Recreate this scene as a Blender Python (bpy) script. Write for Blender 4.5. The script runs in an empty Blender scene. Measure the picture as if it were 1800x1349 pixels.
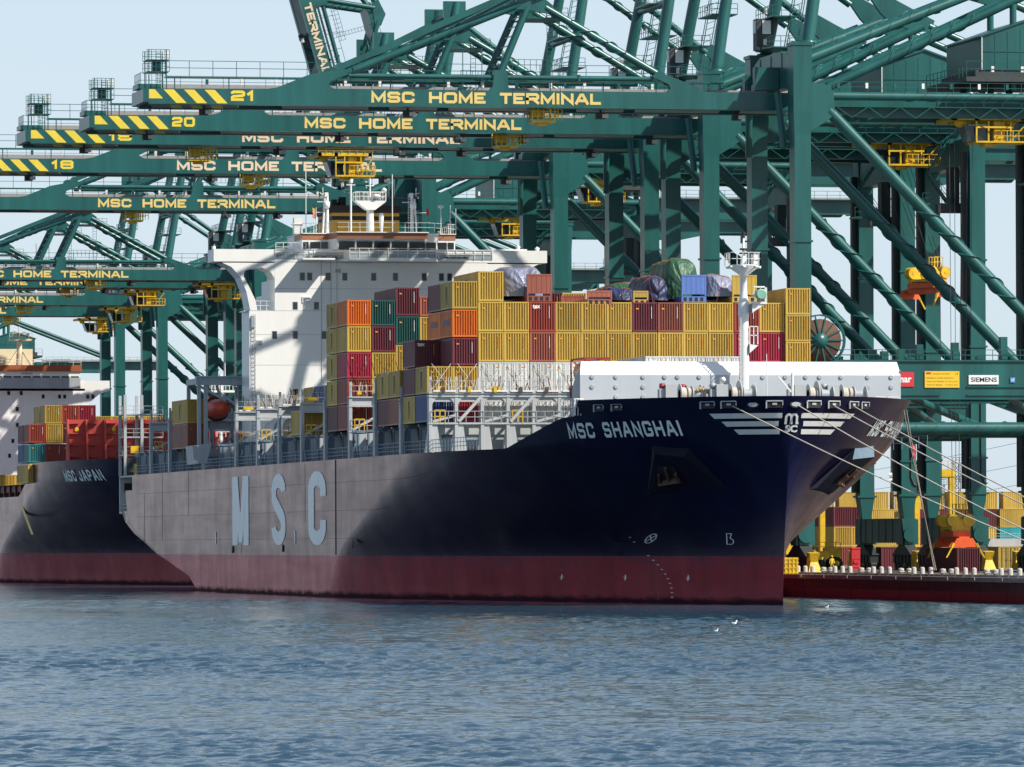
import bpy, bmesh, math, random
from mathutils import Vector, Matrix, noise
random.seed(7)
S = bpy.context.scene
COL = S.collection

# ------------------------------------------------------------------ camera, sky, sun, exposure
cam_d = bpy.data.cameras.new('camera')
cam = bpy.data.objects.new('camera', cam_d); COL.objects.link(cam)
cam_d.sensor_width = 36.0
cam_d.lens = 36.0*11000/1800
cam_d.shift_y = 278.1/1800
cam_d.clip_start = 5; cam_d.clip_end = 60000
cam.matrix_world = (Matrix.Translation((0, 0, 5.71)) @ Matrix.Rotation(-math.radians(11.75), 4, 'Z')
                    @ Matrix.Rotation(math.radians(90), 4, 'X') @ Matrix.Rotation(-0.0041, 4, 'Z'))
S.camera = cam

SUN = Vector((0.555, -0.47, 0.685)).normalized()          # direction towards the sun
world = bpy.data.worlds.new('World'); S.world = world; world.use_nodes = True
wn = world.node_tree
for n in list(wn.nodes): wn.nodes.remove(n)
sky = wn.nodes.new('ShaderNodeTexSky'); sky.sky_type = 'NISHITA'; sky.sun_disc = False
sky.sun_elevation = math.asin(SUN.z)
sky.sun_rotation = math.atan2(SUN.x, SUN.y)
sky.air_density = 1.0; sky.dust_density = 0.6; sky.ozone_density = 2.0; sky.altitude = 0
bg = wn.nodes.new('ShaderNodeBackground'); bg.inputs['Strength'].default_value = 0.095
wo = wn.nodes.new('ShaderNodeOutputWorld')
veil = wn.nodes.new('ShaderNodeBackground'); veil.inputs['Color'].default_value = (0.565, 0.675, 0.775, 1); veil.inputs['Strength'].default_value = 0.90
wmix = wn.nodes.new('ShaderNodeMixShader');                                    # bright haze veil low in the sky, clear blue above
wtc = wn.nodes.new('ShaderNodeTexCoord'); wsp = wn.nodes.new('ShaderNodeSeparateXYZ'); wmr = wn.nodes.new('ShaderNodeMapRange')
wmr.inputs['From Min'].default_value = 0.02; wmr.inputs['From Max'].default_value = 0.50; wmr.inputs['To Min'].default_value = 0.82; wmr.inputs['To Max'].default_value = 0.12
wmr.interpolation_type = 'SMOOTHSTEP'
wn.links.new(wtc.outputs['Generated'], wsp.inputs['Vector']); wn.links.new(wsp.outputs['Z'], wmr.inputs['Value']); wn.links.new(wmr.outputs['Result'], wmix.inputs['Fac'])
wn.links.new(sky.outputs['Color'], bg.inputs['Color']); wn.links.new(bg.outputs['Background'], wmix.inputs[1])
wn.links.new(veil.outputs['Background'], wmix.inputs[2]); wn.links.new(wmix.outputs['Shader'], wo.inputs['Surface'])
sun_d = bpy.data.lights.new('sun', 'SUN'); sun_d.energy = 5.0; sun_d.angle = math.radians(0.5); sun_d.color = (1.0, 0.93, 0.82)
sun = bpy.data.objects.new('sun', sun_d); COL.objects.link(sun)
sun.rotation_euler = SUN.to_track_quat('Z', 'Y').to_euler()
S.view_settings.view_transform = 'Standard'; S.view_settings.look = 'None'
S.view_settings.exposure = 0.42; S.view_settings.gamma = 1.0
S.view_settings.use_curve_mapping = False

# ------------------------------------------------------------------ materials
MATS = {}
def M(name, col, rough=0.55, metal=0.0, var=0.18, scale=0.8, rust=0.0, rustcol=(0.12, 0.05, 0.025), streak=False,
      rand=0.0, spec=0.5, bump=0.0, coat=0.0):
    if name in MATS: return MATS[name]
    m = bpy.data.materials.new(name); m.use_nodes = True; MATS[name] = m
    t = m.node_tree; N = t.nodes; L = t.links
    b = N['Principled BSDF']
    b.inputs['Roughness'].default_value = rough; b.inputs['Metallic'].default_value = metal
    b.inputs['Specular IOR Level'].default_value = spec
    if coat: b.inputs['Coat Weight'].default_value = coat; b.inputs['Coat Roughness'].default_value = 0.15
    tc = N.new('ShaderNodeTexCoord')
    mp = N.new('ShaderNodeMapping'); L.new(tc.outputs['Object'], mp.inputs['Vector'])
    if streak: mp.inputs['Scale'].default_value = (1, 1, 0.12)
    nz = N.new('ShaderNodeTexNoise'); nz.inputs['Scale'].default_value = scale; nz.inputs['Detail'].default_value = 6
    nz.inputs['Roughness'].default_value = 0.65
    L.new(mp.outputs['Vector'], nz.inputs['Vector'])
    mr = N.new('ShaderNodeMapRange'); mr.inputs['From Min'].default_value = 0.28; mr.inputs['From Max'].default_value = 0.72
    mr.inputs['To Min'].default_value = 1-var; mr.inputs['To Max'].default_value = 1+var*0.6
    L.new(nz.outputs['Fac'], mr.inputs['Value'])
    val = mr.outputs['Result']
    if rand:
        oi = N.new('ShaderNodeObjectInfo')
        r2 = N.new('ShaderNodeMapRange'); r2.inputs['To Min'].default_value = 1-rand; r2.inputs['To Max'].default_value = 1+rand*0.7
        L.new(oi.outputs['Random'], r2.inputs['Value'])
        mu = N.new('ShaderNodeMath'); mu.operation = 'MULTIPLY'; L.new(val, mu.inputs[0]); L.new(r2.outputs['Result'], mu.inputs[1])
        val = mu.outputs['Value']
    sc = N.new('ShaderNodeVectorMath'); sc.operation = 'SCALE'; sc.inputs[0].default_value = col
    L.new(val, sc.inputs['Scale'])
    out = sc.outputs['Vector']
    if rust:
        n2 = N.new('ShaderNodeTexNoise'); n2.inputs['Scale'].default_value = scale*2.3; n2.inputs['Detail'].default_value = 8
        n2.inputs['Roughness'].default_value = 0.7; L.new(mp.outputs['Vector'], n2.inputs['Vector'])
        m2 = N.new('ShaderNodeMapRange'); m2.inputs['From Min'].default_value = 0.72-rust*0.3; m2.inputs['From Max'].default_value = 0.86-rust*0.3
        L.new(n2.outputs['Fac'], m2.inputs['Value'])
        mx = N.new('ShaderNodeMix'); mx.data_type = 'RGBA'
        L.new(m2.outputs['Result'], mx.inputs['Factor']); L.new(out, mx.inputs['A']); mx.inputs['B'].default_value = (*rustcol, 1)
        out = mx.outputs['Result']
    L.new(out, b.inputs['Base Color'])
    if bump:
        bp = N.new('ShaderNodeBump'); bp.inputs['Strength'].default_value = bump; bp.inputs['Distance'].default_value = 0.2
        L.new(nz.outputs['Fac'], bp.inputs['Height']); L.new(bp.outputs['Normal'], b.inputs['Normal'])
    return m

GREEN = M('crane_green_paint', (0.012, 0.096, 0.090), 0.34, var=0.38, scale=0.4, streak=True, rust=0.16, rustcol=(0.035, 0.075, 0.068))
GUND = M('boom_underside_grey', (0.17, 0.21, 0.19), 0.6, var=0.25, scale=0.5)
GDARK = M('crane_dark_steel', (0.035, 0.045, 0.045), 0.6, var=0.3)
GBAND = M('walkway_grating', (0.30, 0.29, 0.29), 0.7, var=0.15, scale=1.5)
CYEL = M('crane_yellow_paint', (0.66, 0.42, 0.015), 0.45, var=0.3, scale=1.2, rust=0.1)
STRIPE = M('hazard_yellow_paint', (0.72, 0.55, 0.05), 0.5, var=0.12, scale=1.0)
LETY = M('boom_letter_yellow', (0.66, 0.50, 0.16), 0.55, var=0.1)
LETP = M('boom_letter_faded', (0.66, 0.52, 0.36), 0.55, var=0.12)
STEELW = M('white_fitting', (0.72, 0.72, 0.70), 0.5, var=0.1)
GLASS = M('dark_window_glass', (0.02, 0.026, 0.03), 0.08, var=0.1)
ROPEM = M('steel_wire', (0.05, 0.05, 0.06), 0.5)
def hull_paint(name, col, dust, dustw, rough, spec):
    m = M(name, col, rough, var=0.35, scale=0.25, streak=True, spec=0, rust=0.10, rustcol=(col[0]*.5+.01, col[1]*.5+.008, col[2]*.5+.008))
    t = m.node_tree; N = t.nodes; L = t.links; b = N['Principled BSDF']
    tc = N.new('ShaderNodeTexCoord')
    def f(sx, sy, sz, scale, a, c):
        mp = N.new('ShaderNodeMapping'); mp.inputs['Scale'].default_value = (sx, sy, sz); L.new(tc.outputs['Object'], mp.inputs['Vector'])
        n = N.new('ShaderNodeTexNoise'); n.inputs['Scale'].default_value = scale; n.inputs['Detail'].default_value = 7; n.inputs['Roughness'].default_value = .62; L.new(mp.outputs['Vector'], n.inputs['Vector'])
        r = N.new('ShaderNodeMapRange'); r.inputs['From Min'].default_value = .32; r.inputs['From Max'].default_value = .68; r.inputs['To Min'].default_value = a; r.inputs['To Max'].default_value = c
        L.new(n.outputs['Fac'], r.inputs['Value']); return r.outputs['Result']
    b.inputs['Specular IOR Level'].default_value = 0.0; b.inputs['Roughness'].default_value = .7
    # weathered gloss: a dull dusty film that mirrors only at grazing angles
    mu = N.new('ShaderNodeMath'); mu.operation = 'MULTIPLY'; L.new(f(.1, .45, .16, .5, .80, 1.08), mu.inputs[0]); L.new(f(.1, .10, 1.1, .5, .84, 1.10), mu.inputs[1])
    mu2 = N.new('ShaderNodeMath'); mu2.operation = 'MULTIPLY'; L.new(mu.outputs['Value'], mu2.inputs[0]); L.new(f(.1, 1.0, .9, .35, .9, 1.06), mu2.inputs[1])
    gc = N.new('ShaderNodeVectorMath'); gc.operation = 'SCALE'; gc.inputs[0].default_value = dust; L.new(mu2.outputs['Value'], gc.inputs['Scale'])
    gl = N.new('ShaderNodeBsdfGlossy'); L.new(gc.outputs['Vector'], gl.inputs['Color'])
    ro = N.new('ShaderNodeMath'); ro.operation = 'ADD'; L.new(f(.1, .5, .3, .5, rough-.03, rough+.04), ro.inputs[0]); ro.inputs[1].default_value = 0.0
    L.new(ro.outputs['Value'], gl.inputs['Roughness'])
    fr = N.new('ShaderNodeFresnel'); fr.inputs['IOR'].default_value = spec
    ms = N.new('ShaderNodeMixShader'); L.new(fr.outputs['Fac'], ms.inputs['Fac']); L.new(b.outputs['BSDF'], ms.inputs[1]); L.new(gl.outputs['BSDF'], ms.inputs[2])
    L.new(ms.outputs['Shader'], N['Material Output'].inputs['Surface'])
    if name == 'antifouling_red':                       # scrubbed navy overspray along the top edge, weed and scum along the water
        old = b.inputs['Base Color'].links[0].from_socket
        sp = N.new('ShaderNodeSeparateXYZ'); L.new(tc.outputs['Object'], sp.inputs['Vector'])
        def band(scale, amp, lo, hi, src, colr, strength):
            mp_ = N.new('ShaderNodeMapping'); mp_.inputs['Scale'].default_value = (.3, .35, 1.0); L.new(tc.outputs['Object'], mp_.inputs['Vector'])
            nn = N.new('ShaderNodeTexNoise'); nn.inputs['Scale'].default_value = scale; nn.inputs['Detail'].default_value = 8; nn.inputs['Roughness'].default_value = .68; L.new(mp_.outputs['Vector'], nn.inputs['Vector'])
            ma = N.new('ShaderNodeMath'); ma.operation = 'MULTIPLY_ADD'; L.new(nn.outputs['Fac'], ma.inputs[0]); ma.inputs[1].default_value = amp; L.new(sp.outputs['Z'], ma.inputs[2])
            mr_ = N.new('ShaderNodeMapRange'); mr_.inputs['From Min'].default_value = lo; mr_.inputs['From Max'].default_value = hi; mr_.inputs['To Max'].default_value = strength; L.new(ma.outputs['Value'], mr_.inputs['Value'])
            mx_ = N.new('ShaderNodeMix'); mx_.data_type = 'RGBA'; L.new(mr_.outputs['Result'], mx_.inputs['Factor']); L.new(src, mx_.inputs['A']); mx_.inputs['B'].default_value = (*colr, 1); return mx_.outputs['Result']
        o1 = band(.5, 5.0, 6.0, 7.4, old, (.022, .016, .045), .75)
        o2 = band(1.3, 1.0, 1.25, .80, o1, (.016, .014, .022), .9)
        L.new(o2, b.inputs['Base Color'])
        def mask(src):                                   # the wet, weedy strip has no dusty film
            n_ = src.node; return n_.inputs['Factor'].links[0].from_socket
        iv = N.new('ShaderNodeMath'); iv.operation = 'SUBTRACT'; iv.inputs[0].default_value = 1.0; L.new(mask(o2), iv.inputs[1])
        g2 = N.new('ShaderNodeVectorMath'); g2.operation = 'SCALE'; L.new(gc.outputs['Vector'], g2.inputs[0]); L.new(iv.outputs['Value'], g2.inputs['Scale']); L.new(g2.outputs['Vector'], gl.inputs['Color'])
    # shallow dishing of the plating between frames
    mp = N.new('ShaderNodeMapping'); mp.inputs['Scale'].default_value = (.2, .8, .45); L.new(tc.outputs['Object'], mp.inputs['Vector'])
    n = N.new('ShaderNodeTexNoise'); n.inputs['Scale'].default_value = .5; n.inputs['Detail'].default_value = 3; L.new(mp.outputs['Vector'], n.inputs['Vector'])
    bp = N.new('ShaderNodeBump'); bp.inputs['Strength'].default_value = .12; bp.inputs['Distance'].default_value = .1; L.new(n.outputs['Fac'], bp.inputs['Height']); L.new(bp.outputs['Normal'], b.inputs['Normal']); L.new(bp.outputs['Normal'], gl.inputs['Normal'])
    return m
NAVY = hull_paint('hull_navy_paint', (0.006, 0.008, 0.033), (.87, .71, .68), 0, .20, 1.33)
REDB = hull_paint('antifouling_red', (0.25, 0.013, 0.030), (.78, .48, .50), 0, .26, 1.30)
POCK = M('anchor_pocket_navy', (0.010, 0.011, 0.024), .6, spec=.12)
SEAM = M('seam_dark_grey', (0.035, 0.032, 0.04), .6)  # plain dark grey of the plate joint lines
SWHITE = M('ship_white_paint', (0.78, 0.78, 0.76), 0.4, var=0.07, scale=0.4, streak=True)
SGREY = M('ship_grey_paint', (0.33, 0.37, 0.40), 0.5, var=0.2, scale=0.7, streak=True, rust=0.12)
SLGREY = M('ship_light_grey_paint', (0.40, 0.42, 0.43), 0.5, var=0.15, scale=0.7, streak=True, rust=0.2, rustcol=(0.28, 0.17, 0.09))
BWSHADE = M('breakwater_shaded_front', (0.42, 0.46, 0.50), 0.5, var=0.08, scale=0.5, streak=True)  # front wall greyer than the sunlit slope: its shade is in the colour
BLUEG = M('deck_blue_grey', (0.13, 0.19, 0.25), 0.5, var=0.25, scale=0.8, streak=True, rust=0.1)
HLET = M('hull_letter_paint', (0.84, 0.88, 0.87), 0.4, var=0.1, scale=0.6, streak=True, spec=.45)
EMBW = M('emblem_white', (0.66, 0.66, 0.62), 0.5, var=0.1, rust=0.22, rustcol=(0.33, 0.25, 0.12), streak=True)
BROWNB = M('bridge_brown_band', (0.36, 0.15, 0.08), 0.5, var=0.1)
FUNY = M('funnel_ochre', (0.60, 0.33, 0.03), 0.5, var=0.08)
BLACK = M('matt_black', (0.012, 0.012, 0.014), 0.6)
DKRED = M('lashing_red', (0.30, 0.03, 0.03), 0.5)
ORANGE = M('lifeboat_orange', (0.62, 0.07, 0.03), 0.4, var=0.1)
RUSTY = M('rusty_steel', (0.10, 0.048, 0.03), 0.8, var=0.4, scale=2.0)
REDP = M('bright_red_paint', (0.55, 0.03, 0.04), 0.5, var=0.1)
SIGNY = M('sign_yellow', (0.75, 0.48, 0.02), 0.5, var=0.05)
SIGNW = M('sign_white', (0.75, 0.76, 0.76), 0.5, var=0.05)
SIGNB = M('sign_blue', (0.10, 0.28, 0.55), 0.5, var=0.05)
CONC = M('quay_concrete', (0.34, 0.32, 0.29), 0.8, var=0.25, scale=0.6, rust=0.1, rustcol=(0.16, 0.11, 0.07))
QFACE = M('quay_sheet_piling', (0.105, 0.056, 0.050), 0.7, var=0.4, scale=0.5, streak=True, rust=0.25, rustcol=(0.02, 0.012, 0.012))
QWET = M('quay_wet_band', (0.045, 0.018, 0.018), 0.4, var=0.4, scale=0.5, streak=True)
ASPH = M('terminal_paving', (0.13, 0.12, 0.11), 0.85, var=0.2, scale=0.2)
BOLG = M('bollard_grey', (0.45, 0.43, 0.40), 0.7, var=0.25, scale=2.0)
ROPE = M('mooring_rope', (0.50, 0.45, 0.38), 0.9, var=0.2, scale=4)
TYRE = M('rubber_tyre', (0.02, 0.02, 0.02), 0.85)
GRED = M('breakwater_red_oxide', (0.46, 0.055, 0.04), 0.6, var=0.25, scale=0.6)
CREAM = M('mast_cream', (0.72, 0.64, 0.42), 0.5, var=0.1)
def cont_mat(n, c, **k): return M('container_'+n, c, 0.48, var=0.24, scale=0.9, streak=True, rust=k.get('rust', 0.12), rand=0.2, rustcol=(0.13, 0.06, 0.03))
CM = {'yellow': cont_mat('yellow', (0.51, 0.335, 0.058), rust=.2), 'maroon': cont_mat('maroon', (0.135, 0.022, 0.032)),
      'red': cont_mat('red', (0.32, 0.050, 0.030)), 'orange': cont_mat('orange', (0.76, 0.17, 0.012), rust=0.03),
      'green': cont_mat('green', (0.012, 0.085, 0.075)), 'blue': cont_mat('blue', (0.035, 0.075, 0.23)),
      'white': cont_mat('white', (0.66, 0.66, 0.63), rust=0.16), 'crimson': cont_mat('crimson', (0.36, 0.022, 0.05), rust=0.02),
      'teal': cont_mat('teal', (0.03, 0.20, 0.20)), 'turquoise': cont_mat('turquoise', (0.03, 0.36, 0.40)),
      'rust': cont_mat('rust', (0.30, 0.085, 0.055), rust=0.05), 'mid_blue': cont_mat('mid_blue', (0.10, 0.19, 0.50)),
      'brown': cont_mat('brown', (0.30, 0.12, 0.03))}
def tarp_mat(n, c, r=0.35):
    m = M('tarp_'+n, c, r, var=0.2, scale=1.5)
    t = m.node_tree; N = t.nodes; L = t.links; b = N['Principled BSDF']
    tc = N.new('ShaderNodeTexCoord')
    nz = N.new('ShaderNodeTexNoise'); nz.inputs['Scale'].default_value = 1.3; nz.inputs['Detail'].default_value = 2.5; nz.inputs['Distortion'].default_value = 1.2
    mp = N.new('ShaderNodeMapping'); mp.inputs['Scale'].default_value = (1, .8, .35); mp.inputs['Rotation'].default_value = (0, .25, 0)
    L.new(tc.outputs['Object'], mp.inputs['Vector']); L.new(mp.outputs['Vector'], nz.inputs['Vector'])
    bp = N.new('ShaderNodeBump'); bp.inputs['Strength'].default_value = .8; bp.inputs['Distance'].default_value = 0.35
    L.new(nz.outputs['Fac'], bp.inputs['Height']); L.new(bp.outputs['Normal'], b.inputs['Normal'])
    return m
TSILV = tarp_mat('silver_blue', (0.20, 0.22, 0.31), 0.42)
TBLUE = tarp_mat('dark_blue', (0.022, 0.030, 0.085), 0.5)
TGREEN = tarp_mat('green', (0.030, 0.10, 0.05), 0.5)

# ------------------------------------------------------------------ mesh builder
def V(*a): return Vector(a)
class MB:
    def __init__(s): s.v = []; s.f = []; s.m = []; s.sm = []
    def add(s, verts, faces, mi=0, sm=False):
        o = len(s.v); s.v += [tuple(p) for p in verts]
        for f in faces: s.f.append([i+o for i in f]); s.m.append(mi); s.sm.append(sm)
    def box(s, x0, x1, y0, y1, z0, z1, mi=0):
        s.add([(x0,y0,z0),(x1,y0,z0),(x1,y1,z0),(x0,y1,z0),(x0,y0,z1),(x1,y0,z1),(x1,y1,z1),(x0,y1,z1)],
              [(0,3,2,1),(4,5,6,7),(0,1,5,4),(1,2,6,5),(2,3,7,6),(3,0,4,7)], mi)
    def frame(s, p0, p1, up=None):
        d = (Vector(p1)-Vector(p0)); L = d.length; d = d/L
        u = Vector(up) if up else (Vector((0,0,1)) if abs(d.z) < 0.98 else Vector((1,0,0)))
        a = d.cross(u).normalized(); b = a.cross(d).normalized()
        return d, a, b, L
    def beam(s, p0, p1, w, h=None, mi=0, up=None):
        h = h or w; d, a, b, L = s.frame(p0, p1, up); p0 = Vector(p0); p1 = Vector(p1)
        vs = []
        for p in (p0, p1):
            for (i, j) in ((-1,-1),(1,-1),(1,1),(-1,1)): vs.append(p+a*(i*w/2)+b*(j*h/2))
        s.add(vs, [(0,1,2,3),(7,6,5,4),(0,4,5,1),(1,5,6,2),(2,6,7,3),(3,7,4,0)], mi)
    def tube(s, p0, p1, r, r1=None, n=12, mi=0, cap=True):
        r1 = r if r1 is None else r1; d, a, b, L = s.frame(p0, p1); p0 = Vector(p0); p1 = Vector(p1)
        vs = []
        for p, q in ((p0, r), (p1, r1)):
            for i in range(n):
                t = 2*math.pi*i/n; vs.append(p+a*(math.cos(t)*q)+b*(math.sin(t)*q))
        s.add(vs, [(i, n+i, n+(i+1) % n, (i+1) % n) for i in range(n)], mi, True)
        if cap: s.add(vs, [tuple(range(n)), tuple(range(2*n-1, n-1, -1))], mi, False)
    def pipe(s, pts, r, n=6, mi=0):
        for a, b in zip(pts[:-1], pts[1:]): s.tube(a, b, r, n=n, mi=mi, cap=False)
    def strake(s, p0, p1, r, h, pitch, t0, t1, mi=0, starts=2):
        d, a, b, L = s.frame(p0, p1); p0 = Vector(p0); n = max(6, int(L*(t1-t0)/pitch*14))
        for k in range(starts):
            vs = []; ph = 2*math.pi*k/starts
            for i in range(n+1):
                z = L*(t0+(t1-t0)*i/n); t = 2*math.pi*z/(pitch*starts)+ph
                e = a*math.cos(t)+b*math.sin(t)
                for (rr, o) in ((r*0.97, -0.05), (r+h, -0.03), (r+h, 0.03), (r*0.97, 0.05)): vs.append(p0+d*(z+o)+e*rr)
            fs = []
            for i in range(n):
                for j in range(3): q = i*4+j; fs.append((q, q+4, q+5, q+1))
            s.add(vs, fs, mi, False)
    def lathe(s, prof, c, n=14, mi=0, axis='z'):
        vs = []; c = Vector(c)
        for (r, z) in prof:
            for i in range(n):
                t = 2*math.pi*i/n; x, y = math.cos(t)*r, math.sin(t)*r
                vs.append(c+(Vector((x,y,z)) if axis == 'z' else Vector((z,x,y)) if axis == 'x' else Vector((y,z,x))))
        fs = []
        for j in range(len(prof)-1):
            for i in range(n): fs.append((j*n+i, j*n+(i+1) % n, (j+1)*n+(i+1) % n, (j+1)*n+i))
        s.add(vs, fs, mi, True)
        s.add(vs, [tuple(range(n-1, -1, -1)), tuple(range((len(prof)-1)*n, len(prof)*n))], mi, False)
    def prism(s, poly, fn, d0, d1, mi=0):
        n = len(poly); vs = [fn(p[0], p[1], d0) for p in poly]+[fn(p[0], p[1], d1) for p in poly]
        s.add(vs, [tuple(range(n)), tuple(range(2*n-1, n-1, -1))]+[(i, n+i, n+(i+1) % n, (i+1) % n) for i in range(n)], mi)
    def rail(s, pts, h=1.05, step=1.6, w=0.05, bars=(1.0, 0.5), mi=0, up=(0,0,1)):
        U = Vector(up)
        for a, b in zip(pts[:-1], pts[1:]):
            a = Vector(a); b = Vector(b); L = (b-a).length; n = max(1, round(L/step))
            for i in range(n+1):
                p = a.lerp(b, i/n); s.beam(p, p+U*h, w, w, mi)
            for k in bars: s.beam(a+U*h*k, b+U*h*k, w, w, mi)
    def ladder(s, p0, p1, w=0.5, r=0.05, step=0.6, mi=0, side=(0,1,0), cage=0):
        p0 = Vector(p0); p1 = Vector(p1); sd = Vector(side)*w/2; L = (p1-p0).length; n = int(L/step)
        s.beam(p0-sd, p1-sd, r, r, mi); s.beam(p0+sd, p1+sd, r, r, mi)
        for i in range(n+1):
            p = p0.lerp(p1, i/max(n,1)); s.beam(p-sd, p+sd, r, r, mi)
    def build(s, name, mats, parent=None, loc=(0,0,0)):
        me = bpy.data.meshes.new(name); me.from_pydata(s.v, [], s.f)
        for m in (mats if isinstance(mats, (list, tuple)) else [mats]): me.materials.append(m)
        me.polygons.foreach_set('material_index', s.m); me.polygons.foreach_set('use_smooth', s.sm); me.update()
        bm = bmesh.new(); bm.from_mesh(me); bmesh.ops.recalc_face_normals(bm, faces=bm.faces); bm.to_mesh(me); bm.free()
        o = bpy.data.objects.new(name, me); COL.objects.link(o); o.location = loc
        if parent: o.parent = parent
        return o

def tag(o, label=None, cat=None, group=None, kind=None):
    if label: o['label'] = label
    if cat: o['category'] = cat
    if group: o['group'] = group
    if kind: o['kind'] = kind
    return o
def empty(name, loc, label, cat, group=None):
    o = bpy.data.objects.new(name, None); COL.objects.link(o); o.location = loc; o.empty_display_size = 0.5
    return tag(o, label, cat, group)
def copy_tree(o, parent=None, skip=()):
    c = o.copy(); COL.objects.link(c)
    if parent: c.parent = parent
    for ch in list(o.children):
        if ch.name.split('.')[0] in skip: continue
        copy_tree(ch, c, skip)
    return c

# ------------------------------------------------------------------ lettering
GL = {
 'M': (1.25, [[(0,0),(0,1),(.5,.12),(1,1),(1,0)]]),
 'S': (1.1, [[(1,.74),(1,.88),(.88,1),(.12,1),(0,.88),(0,.62),(.12,.5),(.88,.5),(1,.38),(1,.12),(.88,0),(.12,0),(0,.12),(0,.26)]]),
 'C': (1.1, [[(1,.66),(1,.86),(.86,1),(.14,1),(0,.86),(0,.14),(.14,0),(.86,0),(1,.14),(1,.34)]]),
 'H': (1.15, [[(0,0),(0,1)],[(1,0),(1,1)],[(0,.5),(1,.5)]]),
 'O': (1.2, [[(.14,0),(.86,0),(1,.14),(1,.86),(.86,1),(.14,1),(0,.86),(0,.14),(.14,0)]]),
 'E': (1.0, [[(1,1),(0,1),(0,0),(1,0)],[(0,.5),(.93,.5)]]),
 'T': (1.05, [[(0,1),(1,1)],[(.5,1),(.5,0)]]),
 'R': (1.15, [[(0,0),(0,1),(.86,1),(1,.86),(1,.6),(.86,.45),(0,.45)],[(.55,.45),(1,0)]]),
 'I': (.3, [[(.5,0),(.5,1)]]),
 'N': (1.1, [[(0,0),(0,1),(1,0),(1,1)]]),
 'A': (1.2, [[(0,0),(.4,1),(.6,1),(1,0)],[(.2,.3),(.8,.3)]]),
 'L': (.95, [[(0,1),(0,0),(1,0)]]),
 'G': (1.15, [[(1,.74),(1,.88),(.88,1),(.12,1),(0,.88),(0,.12),(.12,0),(.88,0),(1,.12),(1,.46),(.55,.46)]]),
 'J': (1.0, [[(1,1),(1,.12),(.88,0),(.12,0),(0,.12),(0,.3)]]),
 'P': (1.1, [[(0,0),(0,1),(.86,1),(1,.86),(1,.58),(.86,.44),(0,.44)]]),
 '0': (1.1, [[(.14,0),(.86,0),(1,.14),(1,.86),(.86,1),(.14,1),(0,.86),(0,.14),(.14,0)]]),
 '1': (.6, [[(0,.72),(.6,1),(.6,0)]]),
 '2': (1.05, [[(0,.74),(0,.88),(.12,1),(.88,1),(1,.88),(1,.62),(.88,.5),(.12,.42),(0,.3),(0,0),(1,0)]]),
 '8': (1.1, [[(.14,0),(.86,0),(1,.14),(1,.4),(.86,.52),(1,.64),(1,.86),(.86,1),(.14,1),(0,.86),(0,.64),(.14,.52),(0,.4),(0,.14),(.14,0)],[(.14,.52),(.86,.52)]]),
 '9': (1.1, [[(0,.14),(.12,0),(.88,0),(1,.12),(1,.88),(.88,1),(.12,1),(0,.88),(0,.58),(.12,.46),(1,.46)]]),
 '6': (1.1, [[(1,.86),(.88,1),(.12,1),(0,.88),(0,.12),(.12,0),(.88,0),(1,.12),(1,.42),(.88,.54),(0,.54)]]),
 '7': (1.0, [[(0,1),(1,1),(.4,0)]]),
}
def thick(poly, t):
    n = len(poly); closed = n > 3 and poly[0] == poly[-1]
    P = [Vector((p[0], p[1], 0)) for p in poly]; out = []
    for i in range(n):
        if closed:
            a = P[i-1] if i > 0 else P[n-2]; b = P[i+1] if i < n-1 else P[1]
        else:
            a = P[max(i-1, 0)]; b = P[min(i+1, n-1)]
        d1 = (P[i]-a); d2 = (b-P[i])
        if d1.length < 1e-6: d1 = d2
        if d2.length < 1e-6: d2 = d1
        d1 = d1.normalized(); d2 = d2.normalized()
        n1 = Vector((-d1.y, d1.x, 0)); n2 = Vector((-d2.y, d2.x, 0)); m = (n1+n2)
        if m.length < 1e-3: m = n1
        m.normalize(); k = t/2/max(0.45, m.dot(n1))
        e = P[i].copy()
        out.append((e+m*k, e-m*k))
    return out
def stroke_word(mb, word, u0, u1, v0, v1, fn, t=0.2, gap=0.14, mi=0, dep0=0.0):
    H = v1-v0; tw = sum(GL[c][0] for c in word)+gap*(len(word)-1); sx = (u1-u0)/tw; u = u0; dep = dep0
    th = t*H
    for c in word:
        w, st = GL[c]; W = w*sx
        for pl in st:
            dep += 0.002
            pts = [(u+th/2+p[0]*(W-th) if c != 'I' else u+W/2, v0+th/2+p[1]*(H-th)) for p in pl]
            # stroke ends reach the cap line
            if pl[0] != pl[-1]:
                for e, o in ((0, 1), (-1, -2)):
                    d = Vector(pts[e])-Vector(pts[o]); d = d.normalized()*th*0.5
                    if c not in 'SCG2J' and not (c in 'HREA8' and pl is not st[0] and abs(d.y) < 1e-4): pts[e] = (pts[e][0]+d.x, pts[e][1]+d.y)
            q = thick(pts, th)
            vs = []
            for (a, b) in q: vs += [fn(a.x, a.y, dep), fn(b.x, b.y, dep)]
            mb.add(vs, [(2*i, 2*i+1, 2*i+3, 2*i+2) for i in range(len(q)-1)], mi)
        u += W+gap*sx
def text_geo(s, bold=0.0, align='L', res=3, space=1.0):
    cu = bpy.data.curves.new('txt', 'FONT'); cu.body = s; cu.offset = bold; cu.resolution_u = res; cu.space_character = space
    o = bpy.data.objects.new('txt', cu); me = bpy.data.meshes.new_from_object(o)
    vs = [(v.co.x, v.co.y) for v in me.vertices]; fs = [tuple(p.vertices) for p in me.polygons]
    bpy.data.objects.remove(o); bpy.data.curves.remove(cu); bpy.data.meshes.remove(me)
    x0 = min(v[0] for v in vs); x1 = max(v[0] for v in vs); y0 = min(v[1] for v in vs); y1 = max(v[1] for v in vs)
    return [((v[0]-x0)/(x1-x0), (v[1]-y0)/(y1-y0)) for v in vs], fs
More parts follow.
